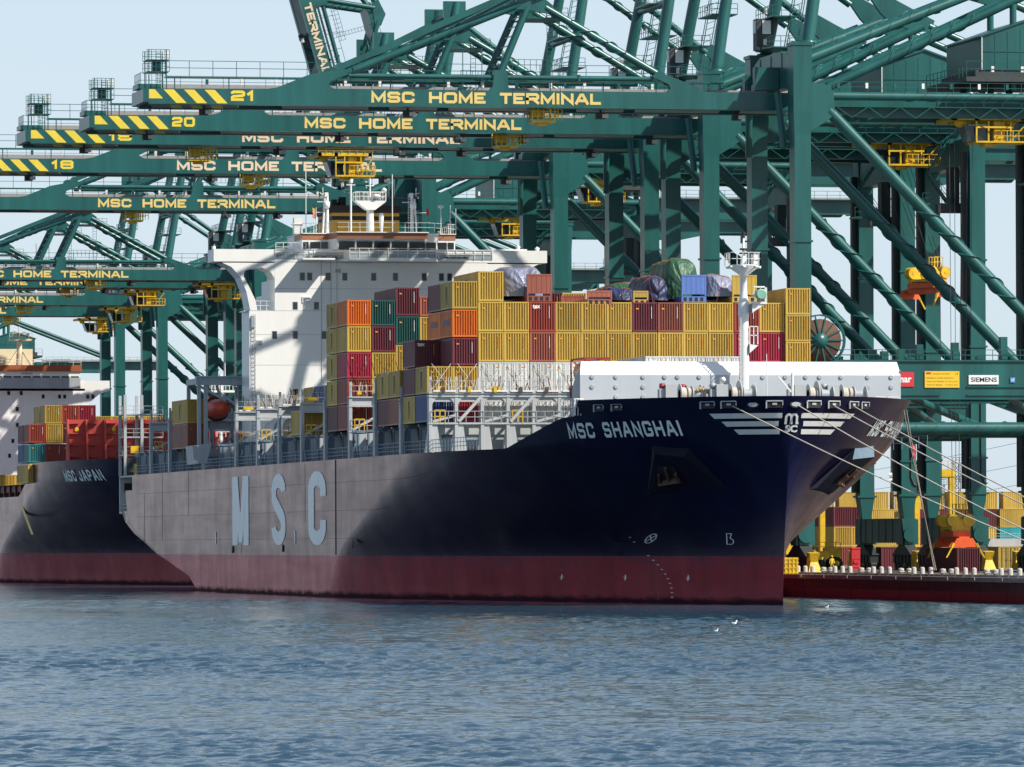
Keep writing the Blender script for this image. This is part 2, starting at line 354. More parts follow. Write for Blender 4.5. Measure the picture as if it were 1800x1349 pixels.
def font_text(mb, s, u0, u1, v0, v1, fn, bold=0.0, mi=0, res=3, space=1.0):
    vs, fs = text_geo(s, bold, res=res, space=space)
    mb.add([fn(u0+(u1-u0)*a, v0+(v1-v0)*b, 0) for a, b in vs], fs, mi)
# ------------------------------------------------------------------ water, quay, land
QZ = 2.3
def build_setting():
    import numpy as np
    m = bpy.data.materials.new('river_water'); m.use_nodes = True; t = m.node_tree; N = t.nodes; L = t.links; b = N['Principled BSDF']
    b.inputs['Base Color'].default_value = (0.022, 0.058, 0.094, 1); b.inputs['Roughness'].default_value = 0.12; b.inputs['IOR'].default_value = 1.33
    # small ripples as a slope field added to the wave mesh's own normal
    g = N.new('ShaderNodeNewGeometry')
    def slope(sx, sy, scale, detail, k):
        mp = N.new('ShaderNodeMapping'); mp.inputs['Scale'].default_value = (sx, sy, 1); mp.inputs['Rotation'].default_value = (0, 0, 0.3)
        L.new(g.outputs['Position'], mp.inputs['Vector'])
        n = N.new('ShaderNodeTexNoise'); n.inputs['Scale'].default_value = scale; n.inputs['Detail'].default_value = detail
        L.new(mp.outputs['Vector'], n.inputs['Vector'])
        a = N.new('ShaderNodeVectorMath'); a.operation = 'SUBTRACT'; L.new(n.outputs['Color'], a.inputs[0]); a.inputs[1].default_value = (.5, .5, .5)
        c = N.new('ShaderNodeVectorMath'); c.operation = 'MULTIPLY'; L.new(a.outputs['Vector'], c.inputs[0]); c.inputs[1].default_value = (k, k, 0)
        return c.outputs['Vector']
    ad = N.new('ShaderNodeVectorMath'); L.new(slope(.6, 1, 4.5, 3, 0.46), ad.inputs[0]); L.new(slope(.6, 1, .5, 2, 0.26), ad.inputs[1])
    mp = N.new('ShaderNodeMapping'); mp.inputs['Scale'].default_value = (.4, 1, 1); L.new(g.outputs['Position'], mp.inputs['Vector'])
    gn = N.new('ShaderNodeTexNoise'); gn.inputs['Scale'].default_value = 0.035; gn.inputs['Detail'].default_value = 3; L.new(mp.outputs['Vector'], gn.inputs['Vector'])
    mr = N.new('ShaderNodeMapRange'); mr.inputs['From Min'].default_value = .35; mr.inputs['From Max'].default_value = .65; mr.inputs['To Min'].default_value = .55; mr.inputs['To Max'].default_value = 1.35
    L.new(gn.outputs['Fac'], mr.inputs['Value'])
    sc = N.new('ShaderNodeVectorMath'); sc.operation = 'SCALE'; L.new(ad.outputs['Vector'], sc.inputs[0]); L.new(mr.outputs['Result'], sc.inputs['Scale'])
    a2 = N.new('ShaderNodeVectorMath'); L.new(sc.outputs['Vector'], a2.inputs[0]); L.new(g.outputs['Normal'], a2.inputs[1])
    nn = N.new('ShaderNodeVectorMath'); nn.operation = 'NORMALIZE'; L.new(a2.outputs['Vector'], nn.inputs[0]); L.new(nn.outputs['Vector'], b.inputs['Normal'])
    # wave mesh: fine where the river is near, one sheet out to the horizon
    rng = np.random.default_rng(3)
    ys = [125.0]
    while ys[-1] < 1150: ys.append(ys[-1]*(1.0013 if ys[-1] < 620 else 1.003))
    ys = np.array(ys); ph = np.linspace(math.radians(2.5), math.radians(21.5), 470)
    Yg, Pg = np.meshgrid(ys, ph, indexing='ij'); Xg = Yg*np.tan(Pg); Zg = np.zeros_like(Xg)
    gust = 1+0.35*np.sin(Yg*0.043+Xg*0.011+1)+0.3*np.sin(Yg*0.021-Xg*0.02+2)+.15*np.sin(Yg*.11+Xg*.05)
    for k in range(64):
        lam = 0.4*(2.5/0.4)**rng.random(); th = math.radians(252)+rng.normal(0, 0.55); kk = 2*math.pi/lam
        amp = 0.0058*lam**0.9
        fade = np.clip(1.7-Yg*0.0013*2.6/lam, 0, 1)
        a = kk*(Xg*math.cos(th)+Yg*math.sin(th))+rng.random()*6.28
        Zg += amp*fade*(np.sin(a)+0.3*np.sin(2*a+1))*gust
    Zg *= np.clip((1150-Yg)/250, 0, 1)
    Zg[:, 0] = 0; Zg[:, -1] = 0; Zg[0, :] = 0; Zg[-1, :] = 0
    nr, nc = Xg.shape
    co = np.stack([Xg, Yg, Zg], -1).reshape(-1, 3)
    i0 = (np.arange(nr-1)[:, None]*nc+np.arange(nc-1)[None, :]).reshape(-1)
    quads = np.stack([i0, i0+1, i0+nc+1, i0+nc], -1)
    far = [(-6000, -300, 0), (6000, -300, 0), (6000, 14000, 0), (-6000, 14000, 0)]
    n0 = len(co); co = np.concatenate([co, np.array(far)])
    c00, c0n, cn0, cnn = 0, nc-1, (nr-1)*nc, nr*nc-1
    tail = [[n0, n0+1, c0n, c00], [n0+1, n0+2, cnn, c0n], [n0+2, n0+3, cn0, cnn], [n0+3, n0, c00, cn0]]
    quads = np.concatenate([quads, np.array(tail)])
    me = bpy.data.meshes.new('water'); me.vertices.add(len(co)); me.vertices.foreach_set('co', co.astype(np.float32).ravel())
    me.loops.add(quads.size); me.loops.foreach_set('vertex_index', quads.astype(np.int32).ravel())
    me.polygons.add(len(quads)); me.polygons.foreach_set('loop_start', np.arange(0, quads.size, 4, dtype=np.int32))
    me.polygons.foreach_set('use_smooth', np.ones(len(quads), dtype=bool)); me.materials.append(m); me.update(); me.validate()
    w = bpy.data.objects.new('water', me); COL.objects.link(w); tag(w, kind='structure')
    # quay: sheet-piled face with a pale concrete kerb, and the terminal apron behind it
    q = MB()
    X0 = 157.4; yA, yB = 250, 3200
    y = yA; i = 0
    while y < 760:                                         # panels of the wall face, with thin joints
        q.box(X0+0.0, X0+1.0, y, y+17.9, .95, QZ-0.42, 0); q.box(X0+0.0, X0+1.0, y, y+17.9, -1.5, .95, 2); q.box(X0-0.03, X0+0.2, y+17.9, y+18.1, -1.5, QZ-0.42, 2); y += 18.1; i += 1
    q.box(X0, X0+1.0, y, yB, -1.5, QZ-0.42, 0)
    y = yA
    while y < 760:
        q.box(X0-0.35, X0+2.0, y, y+8.85, QZ-0.42, QZ+0.0, 1); y += 9.05
    q.box(X0-0.35, X0+2.0, y, yB, QZ-0.42, QZ, 1)
    q.box(X0+0.6, X0+0.9, yA, yB, QZ, QZ+0.22, 1)
    tag(q.build('quay_wall', [QFACE, CONC, QWET]), kind='structure')
    a = MB(); a.add([(X0+2.0, yA, QZ-0.02), (6000, yA, QZ-0.02), (6000, 14000, QZ-0.02), (X0+2.0, 14000, QZ-0.02)], [(0, 1, 2, 3)])
    tag(a.build('ground', ASPH), kind='structure')
    r = MB()
    for x in (159.9, 190.1): r.box(x-0.05, x+0.05, yA, 1400, QZ-0.016, QZ+0.06, 0)
    tag(r.build('crane_rail_track', GDARK), kind='structure')
build_setting()

# ------------------------------------------------------------------ ship-to-shore cranes
HX, HY, HZ = 3.5, 9.15, 49.6           # boom hinge
G1, G2 = 5.2, 12.2                      # front faces of the two girders
def rel(mb, o):
    mb.v = [(p[0]-o[0], p[1]-o[1], p[2]-o[2]) for p in mb.v]; return mb
def xz(y):
    return lambda a, b, d: (a, y+d, b)
def make_crane():
    root = empty('gantry_crane', (160, 0, QZ), 'green ship-to-shore gantry crane', 'crane', 'green gantry cranes along the quay')
    SP = 18.3
    # legs
    for x in (0, 30):
        for y in (0, SP):
            m = MB(); top = 54.2 if x == 0 else 48.6
            m.box(x-0.86, x+0.86, y-1.1, y+1.1, 8.6, 45.0)
            # flared head
            m.add([(x-0.86,y-1.1,45.0),(x+0.86,y-1.1,45.0),(x+0.86,y+1.1,45.0),(x-0.86,y+1.1,45.0),
                   (x-0.98,y-1.2,47.4),(x+0.98,y-1.2,47.4),(x+0.98,y+1.2,47.4),(x-0.98,y+1.2,47.4)],
                  [(0,1,5,4),(1,2,6,5),(2,3,7,6),(3,0,4,7)])
            m.box(x-0.98, x+0.98, y-1.2, y+1.2, 47.4, top)
            m.box(x-1.12, x+1.12, y-1.3, y+1.3, top, top+0.35)
            # collars and foot
            for z in (12.3, 24.5, 34.0): m.box(x-1.02, x+1.02, y-1.22, y+1.22, z, z+0.22)
            m.add([(x-0.9,y-1.1,8.6),(x+0.9,y-1.1,8.6),(x+0.9,y+1.1,8.6),(x-0.9,y+1.1,8.6),
                   (x-0.5,y-0.9,5.7),(x+0.5,y-0.9,5.7),(x+0.5,y+0.9,5.7),(x-0.5,y+0.9,5.7)],
                  [(0,1,5,4),(1,2,6,5),(2,3,7,6),(3,0,4,7)])
            m.box(x-1.15, x+1.15, y-1.2, y+1.2, 8.4, 8.62)
            for q in ((-0.55, 1.0),):
                m.tube((x+0.1, y-1.62, 4.0), (x+0.1, y-1.1, 4.0), 0.85, n=16)
                m.box(x-0.95, x+1.05, y-1.3, y+0.9, 2.9, 5.8)
                m.add([(x-0.95,y-1.6,5.8),(x-0.95,y-1.3,5.8),(x-0.55,y-1.3,2.2),(x-0.55,y-1.6,2.2)], [(0,1,2,3)])
            leg = m.build('leg', [GREEN], root)
            if x == 30:
                c = MB(); c.box(x-1.5, x-0.95, y-0.3, y+0.6, 9.0, 46.0)
                if y == 0:
                    c.pipe([(x+0.25, y-1.18, 22), (x+0.25, y-1.18, 10.6), (x+0.55, y-1.2, 9.8), (x+0.95, y-1.2, 9.6)], 0.09)
                c.build('cable_duct', GDARK, leg)
    # sill beams with their bogies
    for x in (0, 30):
        m = MB(); m.box(x-0.85, x+0.85, -1.0, SP+1.0, 3.1, 5.9, 0)
        for y in (3, 6, 9, 12, 15): m.box(x-0.9, x-0.84, y-0.05, y+0.05, 3.15, 5.8, 0)
        sill = m.build('sill_beam', [GREEN], root)
        for y in (0, SP):
            b = MB()
            b.add([(x-0.6,y-4.2,1.7),(x-0.6,y+4.2,1.7),(x-0.6,y+1.2,2.9),(x-0.6,y-1.2,2.9),(x+0.6,y-4.2,1.7),(x+0.6,y+4.2,1.7),(x+0.6,y+1.2,2.9),(x+0.6,y-1.2,2.9)],
                  [(0,1,2,3),(7,6,5,4),(0,4,5,1),(1,5,6,2),(2,6,7,3),(3,7,4,0)], 0)
            for k in (-3.6, -2.2, -0.8, 0.8, 2.2, 3.6):
                b.tube((x-0.35, y+k, 0.55), (x+0.35, y+k, 0.55), 0.5, n=12, mi=1); b.box(x-0.5, x+0.5, y+k-0.45, y+k+0.45, 0.8, 1.7, 1)
            s = -1 if y == 0 else 1
            e = y+s*4.9
            b.add([(x-0.7,e-0.6,0.15),(x+0.7,e-0.6,0.15),(x+0.7,e+0.6,0.15),(x-0.7,e+0.6,0.15),(x-0.35,e-0.05,1.2),(x+0.35,e-0.05,1.2),(x+0.6,e+0.6,1.2),(x-0.6,e+0.6,1.2),
                   (x-0.55,e-0.45,2.1),(x+0.55,e-0.45,2.1),(x+0.6,e+0.6,2.2),(x-0.6,e+0.6,2.2)],
                  [(0,1,5,4),(4,5,9,8),(8,9,10,11),(1,2,6,5),(5,6,10,9),(2,3,7,6),(6,7,11,10),(3,0,4,7),(7,4,8,11)], 2)
            b.build('bogie', [GDARK, BLACK, CYEL], root)
    # portal beams, tie tubes, braces
    for y in (0, SP):
        m = MB(); m.box(0.9, 29.1, y-0.8, y+0.8, 17.9, 21.8)
        for (a, b_, z) in ((1, 14.5, 18.35), (17.4, 29, 18.35), (1, 10, 19.0), (17.4, 29, 19.2)): m.box(a, b_, y-0.95, y-0.8, z-0.06, z+0.06)
        m.box(0.9, 29.1, y-1.0, y+1.0, 21.8, 21.95)
        m.add([(0.9,y-.7,17.9),(4.5,y-.7,17.9),(0.9,y-.7,16.6),(0.9,y+.7,17.9),(4.5,y+.7,17.9),(0.9,y+.7,16.6)], [(0,1,2),(3,5,4),(1,4,5,2)])
        m.add([(29.1,y-.7,17.9),(25.5,y-.7,17.9),(29.1,y-.7,16.6),(29.1,y+.7,17.9),(25.5,y+.7,17.9),(29.1,y+.7,16.6)], [(0,1,2),(3,5,4),(1,4,5,2)])
        pb = m.build('portal_beam', GREEN, root)
        h = MB(); h.rail([(1, y-0.95, 21.95), (29, y-0.95, 21.95)], 1.05, 1.5, 0.06)
        for (xx, zz) in ((8.8, .9), (12.5, 1.6), (16.4, .9), (21.5, 2.4), (24.2, 1.0)): h.box(xx-.35, xx+.35, y-.6, y+.3, 21.96, 21.96+zz)
        h.build('handrail', GREEN, pb)
        m = MB(); m.tube((0.8, y, 14.9), (29.2, y, 14.9), 0.68, n=14); m.strake((0.8, y, 14.9), (29.2, y, 14.9), 0.68, 0.1, 2.2, 0.3, 0.8)
        m.build('tie_tube', GREEN, root)
        m = MB(); p0, p1 = (3.0, y, 47.6), (29.3, y, 21.2)
        m.tube(p0, p1, 0.62, n=16); m.strake(p0, p1, 0.62, 0.17, 3.0, 0.36, 0.74)
        m.prism([(0.9, 50.6), (3.4, 49.6), (3.6, 47.2), (2.6, 46.4), (0.9, 45.4)], xz(y-0.55), 0, 1.1)
        m.build('diagonal_brace', GREEN, root)
        m = MB(); m.tube((3.3, y, 49.1), (29.0, y, 49.1), 0.44, n=14); m.strake((3.3, y, 49.1), (29, y, 49.1), 0.44, 0.08, 2.4, 0.3, 0.85)
        m.prism([(0.9, 50.4), (3.2, 50.2), (3.5, 48.5), (0.9, 47.6)], xz(y-0.35), 0, 0.7)
        ut = m.build('upper_tube', GREEN, root)
        h = MB(); h.rail([(3.5, y-0.3, 49.55), (29, y-0.3, 49.55)], 1.0, 1.8, 0.05)
        for k in range(4, 29, 3): h.box(k-.14, k+.14, y-.42, y-.2, 49.9, 50.45, 1 if k % 2 else 0)
        h.build('handrail', [GREEN, STEELW], ut)
    for (p0, p1) in (((12, 2, 18.2), (24, 16, 15.2)), ((1, 8, 18.0), (13, 1, 15.2)), ((23, 3, 18.4), (29, 12, 16.0))):
        m = MB(); m.tube(p0, p1, 0.42, n=12); m.build('plan_brace', GREEN, root)
    # cross girders between the legs
    m = MB()
    m.prism([(1.2, 50.2), (1.2, 53.2), (4.5, 54.0), (13.8, 54.0), (17.1, 53.2), (17.1, 50.2)], lambda a, b, d: (-0.75+d, a, b), 0, 1.5)
    for k in (4.6, 9.15, 13.7): m.box(-0.82, -0.75, k-0.08, k+0.08, 50.3, 53.8)
    m.box(-3.4, -0.8, 5.5, 6.4, 50.0, 52.4, 0); m.box(-3.0, -0.8, 11.4, 12.4, 50.0, 52.0, 0)
    m.build('cross_girder', GREEN, root)
    for bx in ((29.2, 30.8, 1.2, 17.1, 44.6, 47.6), (29.4, 30.6, 1.1, 17.2, 18.2, 20.6), (-0.6, 0.6, 1.1, 17.2, 18.2, 20.6)):
        m = MB(); m.box(*bx); m.build('cross_beam', GREEN, root)
    for y in (0, SP):                       # short hydraulic strut beside the leg head
        s = 1 if y == 0 else -1
        m = MB(); m.tube((-1.6, y+s*3.2, 49.6), (-1.3, y+s*1.6, 43.8), 0.36, n=10); m.build('hinge_strut', GREEN, root)
    # boom
    hinge = (HX, HY, HZ)
    prof = [(-66.7,48.0),(3.2,48.0),(3.2,49.75),(-8.7,49.75),(-9.4,50.2),(-12.9,51.5),(-13.6,51.95),(-14.4,51.3),(-12.6,50.5),(-12.4,50.05),(-12.9,49.68),
            (-29.2,49.68),(-29.5,50.1),(-29.6,51.75),(-31.0,51.75),(-31.1,50.1),(-31.4,49.68),(-47.6,49.68),(-48.2,50.0),(-48.0,50.5),(-46.2,51.15),(-46.6,51.95),
            (-47.6,51.6),(-50.2,51.1),(-53.5,49.75),(-54.5,49.6),(-66.7,49.5)]
    m = MB()
    for y in (G1, G2): m.prism(prof, xz(y), 0, 0.9)
    for xx in (-53.6, -43.0, -31.6, -18.9, -8.0): m.box(xx, xx+.05, G1-.012, G1, 48.05, 49.62)
    for k in range(12): m.box(-66.4+k*6, -66.1+k*6, G1+0.9, G2, 48.6, 49.3)
    m.box(-67.3, -66.7, G1-0.05, G2+0.95, 48.15, 49.5, 0)
    for y in (G1, G2):
        for z in (48.0,): m.box(-66.6, 3.1, y-0.18, y+1.08, z-0.07, z-0.004)
    k = 0; x = -66.5; rb = random.Random(11)
    while x < 2.0:
        L_ = rb.choice([3.5, 5.0, 7.5, 9.0]); x1 = min(x+L_, 3.0)
        m.add([(x, G1+0.9, 48.02), (x1, G1+0.9, 48.02), (x1+1.2, G2, 48.02), (x+1.2, G2, 48.02), (x, G1+0.9, 48.1), (x1, G1+0.9, 48.1), (x1+1.2, G2, 48.1), (x+1.2, G2, 48.1)],
              [(0, 3, 2, 1), (4, 5, 6, 7), (0, 1, 5, 4), (1, 2, 6, 5), (2, 3, 7, 6), (3, 0, 4, 7)], 1)
        x = x1+rb.choice([1.2, 2.2, 4.5])
    boom = rel(m, hinge).build('boom', [GREEN, GUND], root, hinge)
    def sub(mb, name, mats): return rel(mb, hinge).build(name, mats, boom)
    m = MB(); m.box(-65.5, 2.5, G2-1.6, G2-1.3, 49.7, 50.35, 0); m.box(-65.5, 2.5, G2-1.6, G2-0.2, 49.66, 49.72, 1)
    m.rail([(-65.5, G1+1.0, 49.7), (2.5, G1+1.0, 49.7)], 1.15, 2.2, 0.045, mi=1)
    for k in range(18): m.box(-60+k*3.6, -59.72+k*3.6, G2-1.5, G2-1.2, 50.36, 50.9, 2 if k % 3 else 1)
    sub(m, 'walkway', [GBAND, GREEN, STEELW])
    m = MB(); m.box(-64.5, -6.0, 8.4, 9.4, 50.85, 50.98)
    m.rail([(-64.5, 8.4, 50.98), (-6.0, 8.4, 50.98)], 1.6, 2.4, 0.06, (1.0, .55), 0)
    for k in range(11): m.beam((-63.5+k*5.6, 8.9, 49.6), (-63.5+k*5.6, 8.9, 50.9), 0.1, 0.1)
    sub(m, 'service_gangway', GREEN)
    m = MB(); m.box(-67.6, -65.2, 7.0, 10.4, 49.6, 50.1)            # boom tip service tower
    for (xx, yy) in ((-66.4, 7.2), (-64.6, 7.2), (-66.4, 10.0), (-64.6, 10.0)): m.beam((xx, yy, 49.5), (xx, yy, 53.6), 0.1)
    m.rail([(-67.3, 6.9, 49.7), (-67.3, 11, 49.7)], 1.5, .8, .05); m.rail([(-67.3, 6.9, 49.7), (-65, 6.9, 49.7)], 1.5, .6, .05)
    for z in (51.4, 52.6): m.rail([(-66.6, 7.1, z), (-64.3, 7.1, z)], 1.0, .5, .05); m.rail([(-66.6, 10.1, z), (-64.3, 10.1, z)], 1.0, .5, .05); m.box(-66.6, -64.3, 7.1, 10.1, z-.06, z)
    m.box(-65.9, -65.0, 8, 9, 51.5, 52.5); m.box(-64.9, -64.2, 7.6, 8.2, 52.9, 53.4, 1)
    m.ladder((-65.4, 7.4, 49.6), (-65.4, 7.4, 53.2), .5, .05, .35, side=(1, 0, 0))
    sub(m, 'tip_platform', [GREEN, STEELW])
    for k, x in enumerate((-66.7, -65.2, -63.1, -61.0)):
        f = xz(G1-0.012); m = MB()
        pl = [(x, 49.42), (x+1.05, 49.42), (x+2.35, 48.06), (x+1.3, 48.06)] if k else [(x, 49.42), (x+0.6, 49.42), (x+1.45, 48.5), (x, 48.5)]
        m.add([f(a, b, 0) for a, b in pl], [(0, 1, 2, 3)])
        if k < 3:
            x2 = -64.6+k*2.1
            m.add([(x2, G1+.1, 47.985), (x2+1.15, G1+.1, 47.985), (x2+1.15+1.3, G2-.1, 47.985), (x2+1.3, G2-.1, 47.985)], [(0, 1, 2, 3)])
        sub(m, 'hazard_stripe', STRIPE)
    # compression frame on the boom
    m = MB()
    for y in (G1+0.45, G2+0.45):
        s = 0.25 if y < 9 else -0.25
        m.tube((-45.6, y, 51.6), (-28.2, y+s*2, 58.6), 0.40, n=12); m.strake((-45.6, y, 51.6), (-28.2, y+s*2, 58.6), 0.40, 0.12, 2.2, 0.28, 0.7)
        m.tube((-13.6, y, 51.5), (-25.4, y+s*2, 58.3), 0.40, n=12); m.strake((-13.6, y, 51.5), (-25.4, y+s*2, 58.3), 0.40, 0.15, 2.2, 0.3, 0.78)
        m.tube((-30.2, y, 51.6), (-27.3, y+s*2, 58.3), 0.38, n=10)
        m.tube((-46.0, y, 51.05), (-14.2, y, 51.05), 0.27, n=10)
        m.prism([(-28.9, 58.2), (-28.4, 59.1), (-26.0, 59.6), (-24.6, 58.5), (-25.0, 57.7), (-27.2, 58.0)], xz(y+s*2-0.3), 0, 0.6)
        for xx in (-30.1, -22.0): m.box(xx-0.12, xx+0.12, y-0.3, y+0.3, 50.7, 51.4)
    m.tube((-27, G1+1, 58.3), (-27, G2-0.2, 58.3), 0.3, n=10)
    for k in range(6):
        z = 52.5+k*1.0; m.beam((-29.8+k*.42, G1+.5, z), (-29.8+k*.42, G2+.4, z), 0.09)
    m.ladder((-24.9, G1+1.2, 51.0), (-24.9, G1+1.2, 58.0), .55, .05, .45, side=(1, 0, 0))
    m.box(-27.5, -23.0, G1+1.0, G2-.5, 57.2, 57.32); m.rail([(-27.5, G1+1, 57.3), (-23, G1+1, 57.3)], 1.0, .8, .05)
    for xx in (-34.2, -32.2): m.beam((xx, G1+.3, 49.7), (xx, G1+.3, 54), .08)
    m.rail([(-34.4, G1+.3, 50.6), (-29, G1+.3, 50.6)], 1.1, .6, .05); m.rail([(-29, G1+.3, 51.8), (-24, G1+.3, 51.8)], 1.1, .6, .05)
    sub(m, 'stay_frame', GREEN)
    for k, x in enumerate((-60.5, -39.3, -26.0, -19.0, -4.5)):
        m = MB(); m.box(x-0.45, x+0.45, 8.6, 9.4, 47.1, 47.75, 0); m.box(x+0.1, x+0.75, 8.5, 8.6, 47.2, 47.6, 1); m.box(x-.1, x+.1, 8.9, 9.1, 47.7, 48.05, 0)
        sub(m, 'floodlight', [GDARK, STEELW])
    # stays to the mast
    m = MB()
    for y, ty in ((G1+0.45, 3.4), (G2+0.45, 14.9)):
        m.beam((-47.0, y, 51.9), (3.6, ty, 73.6), 0.16, 0.62); m.beam((-26.6, y, 59.2), (3.6, ty, 74.2), 0.16, 0.5)
        m.tube((-47.0, y-0.4, 51.9), (-47.0, y+0.4, 51.9), 0.45, n=10)
    m.build('forestay', GREEN, root)
    # pylon
    m = MB()
    for y, ty in ((0.3, 2.6), (SP-0.3, SP-2.6)): m.tube((0.9, y, 54.5), (4.6, ty, 76), 0.68, 0.62, n=16); m.lathe([(0.95, 0), (0.95, 0.25), (0.7, 0.3)], (0.9, y, 54.5))
    m.tube((4.4, 2.6, 74.6), (4.4, SP-2.6, 74.6), 0.55, n=12)
    m.tube((2.7, 1.5, 64.8), (2.7, SP-1.5, 64.8), 0.38, n=10)
    for y in (2.6, SP-2.6): m.box(2.8, 5.8, y-0.35, y+0.35, 73.2, 76.2)
    pyl = m.build('pylon', GREEN, root)
    m = MB()
    for z, y0, y1 in ((55.0, 10.5, 17.6), (58.4, 12.5, 19.6), (61.0, 1.5, 8.0), (65.0, 6.0, 13.0), (70.0, 3.0, 9.0)):
        x = 0.9+(z-54.5)*0.172
        m.box(x-1.3, x+1.6, y0, y1, z-0.12, z); m.rail([(x-1.3, y0, z), (x-1.3, y1, z)], 1.1, 1.0, 0.06); m.rail([(x-1.3, y0, z), (x+1.6, y0, z)], 1.1, 1.0, 0.06)
        m.box(x-1.36, x-1.2, y0+2.6, y0+3.3, z+0.35, z+0.95, 1)
    for yy in (12.2, 13.2): m.beam((1.6, yy, 54.5), (5.2, yy, 74), 0.09); m.beam((2.7, yy, 54.5), (6.3, yy, 74), 0.09)
    for k in range(28): t = k/28; m.beam((1.6+3.6*t, 12.2, 54.5+19.5*t), (2.7+3.6*t, 13.2, 54.9+19.5*t), 0.06)
    m.box(-0.9, 0.9, 14.6, 16.2, 54.9, 58.2, 2); m.box(-1.0, -0.9, 14.9, 15.9, 56.7, 58.0, 1); m.box(-.3, .6, 14.5, 14.6, 56.6, 58.0, 1)
    m.build('mast_platform', [GREEN, STEELW, GDARK], pyl)
    # rear frame
    m = MB()
    for y, s in ((4.9, 1), (13.4, -1)):
        p0, p1 = (4.2, y, 50.4), (25.5, y, 60.2)
        m.tube(p0, p1, 0.52, n=14); m.strake(p0, p1, 0.52, 0.11, 2.4, 0.3, 0.75)
        p0, p1 = (1.2, y-s*3.6, 53.0), (20.6, y-s*0.5, 60.6); m.tube(p0, p1, 0.52, n=14); m.strake(p0, p1, 0.52, 0.11, 2.4, 0.3, 0.75)
        m.tube((4.6, y-s*2.0, 74.0), (19.5, y, 63.2), 0.42, n=12); m.strake((4.6, y-s*2, 74), (19.5, y, 63.2), 0.42, 0.12, 2.2, 0.3, 0.7)
        m.prism([(19.2, 63.6), (20.2, 64.2), (23.2, 62.6), (26.8, 60.8), (26.4, 59.6), (24.8, 59.6), (21.8, 60.4), (20.6, 61.6)], xz(y-0.3), 0, 0.6)
        m.tube((26.2, y, 60.2), (49, y, 50.8), 0.42, n=12)
        m.tube((24.2, y, 59.8), (24.2, y, 50.2), 0.36, n=10)
    m.tube((23, 5, 61), (23, 13.2, 61), 0.3, n=10)
    m.build('rear_stay_frame', GREEN, root)
    m = MB()
    pr = [(4.2, 48.0), (8, 47.3), (50, 47.3), (53.5, 48.0), (60.5, 48.0), (61.4, 49.0), (61.4, 49.9), (4.2, 49.9)]
    for y in (G1, G2): m.prism(pr, xz(y), 0, 0.9)
    for k in range(10): m.box(5+k*6, 5.3+k*6, G1+0.9, G2, 48.6, 49.3)
    m.box(61.4, 61.8, G1, G2+0.9, 48.2, 49.8)
    rg = m.build('rear_girder', GREEN, root)
    m = MB(); m.box(33, 61.5, G1-1.2, G1-0.05, 49.9, 50.0, 0); m.box(33, 61.5, G2-1.6, G2-1.3, 50.0, 50.6, 1)
    m.rail([(33, G1-1.2, 50), (61.8, G1-1.2, 50)], 1.1, 1.8, .05); m.rail([(61.8, G1-1.2, 50), (62.2, G2, 50.2)], 1.1, 1.5, .05)
    m.box(4.5, 29, G1-0.9, G1-0.02, 48.3, 48.4); m.rail([(4.5, G1-0.9, 48.35), (29, G1-.9, 48.35)], 1.1, 2.0, 0.05)
    for k in range(7): m.beam((5+k*3.4, G1-.85, 48.35), (6.7+k*3.4, G1-.85, 47.2), .08); m.beam((6.7+k*3.4, G1-.85, 47.2), (8.4+k*3.4, G1-.85, 48.35), .08)
    m.build('walkway', [GREEN, GBAND], rg)
    # machinery house
    m = MB()
    ga = [(20.7, 52.3), (30.4, 52.3), (30.4, 55.8), (25.5, 57.5), (20.7, 55.8)]
    m.prism(ga, xz(4.4), 0, 13.6)
    for k in range(1, 7): m.box(20.7+k*1.38-.03, 20.7+k*1.38+.03, 4.36, 4.4, 52.4, 55.6+.35*min(k, 7-k))
    m.box(20.66, 30.44, 4.34, 4.4, 54.2, 54.3); m.box(20.62, 20.7, 4.3, 4.4, 52.3, 55.8, 1)
    m.prism([(20.4, 55.68), (25.5, 57.45), (30.7, 55.68), (30.7, 55.85), (25.5, 57.66), (20.4, 55.85)], xz(4.2), 0, 14.0)
    mh = m.build('machinery_house', [GREEN, STEELW], root)
    m = MB(); m.box(18.6, 32, 3.0, 18.4, 51.0, 51.5, 0); m.box(20.0, 31, 4.5, 17.5, 51.5, 52.3, 0)
    for xx in (21, 26, 30): 
        for yy in (G1+.4, G2+.4): m.box(xx-.3, xx+.3, yy-.3, yy+.3, 49.9, 51.0, 0)
    m.rail([(18.6, 3.0, 51.5), (32, 3.0, 51.5)], 1.6, 1.8, .06, (1.0, .5), 1); m.rail([(18.6, 3.0, 51.5), (18.6, 18.4, 51.5)], 1.2, 1.4, .06, (1.0, .5), 1)
    for k in range(3): m.box(21.3+k*3.2, 21.6+k*3.2, 3.05, 3.15, 52.0, 52.6, 2)
    m.build('house_platform', [GDARK, GREEN, STEELW], mh)
    # landside stair and lift
    m = MB()
    for k in range(2):
        z = 40.6+k*3.2; a = 27.6 if k == 0 else 25.4; b_ = 25.4 if k == 0 else 27.6
        for yy in (2.4, 3.2): m.beam((a, yy, z), (b_, yy, z+3.2), .1, .22)
        for q in range(8): m.box(a+(b_-a)*q/8-.12, a+(b_-a)*q/8+.12, 2.4, 3.2, z+.4*q, z+.4*q+.06)
        m.rail([(a, 2.4, z), (b_, 2.4, z+3.2)], 1.0, 1.2, .05)
    m.box(24.6, 31, 2.0, 4.6, 40.3, 40.5); m.rail([(24.6, 2.0, 40.5), (29, 2.0, 40.5)], 1.1, 1.0, .06)
    m.box(27.9, 29.0, 2.6, 4.2, 40.5, 44.5, 1); m.box(26.2, 29.0, 1.2, 2.6, 39.4, 40.3, 1)
    m.build('stairway', [GREEN, GDARK], root)
    # cable reel
    m = MB(); c = Vector((1.5, -1.9, 23.9)); n = 28
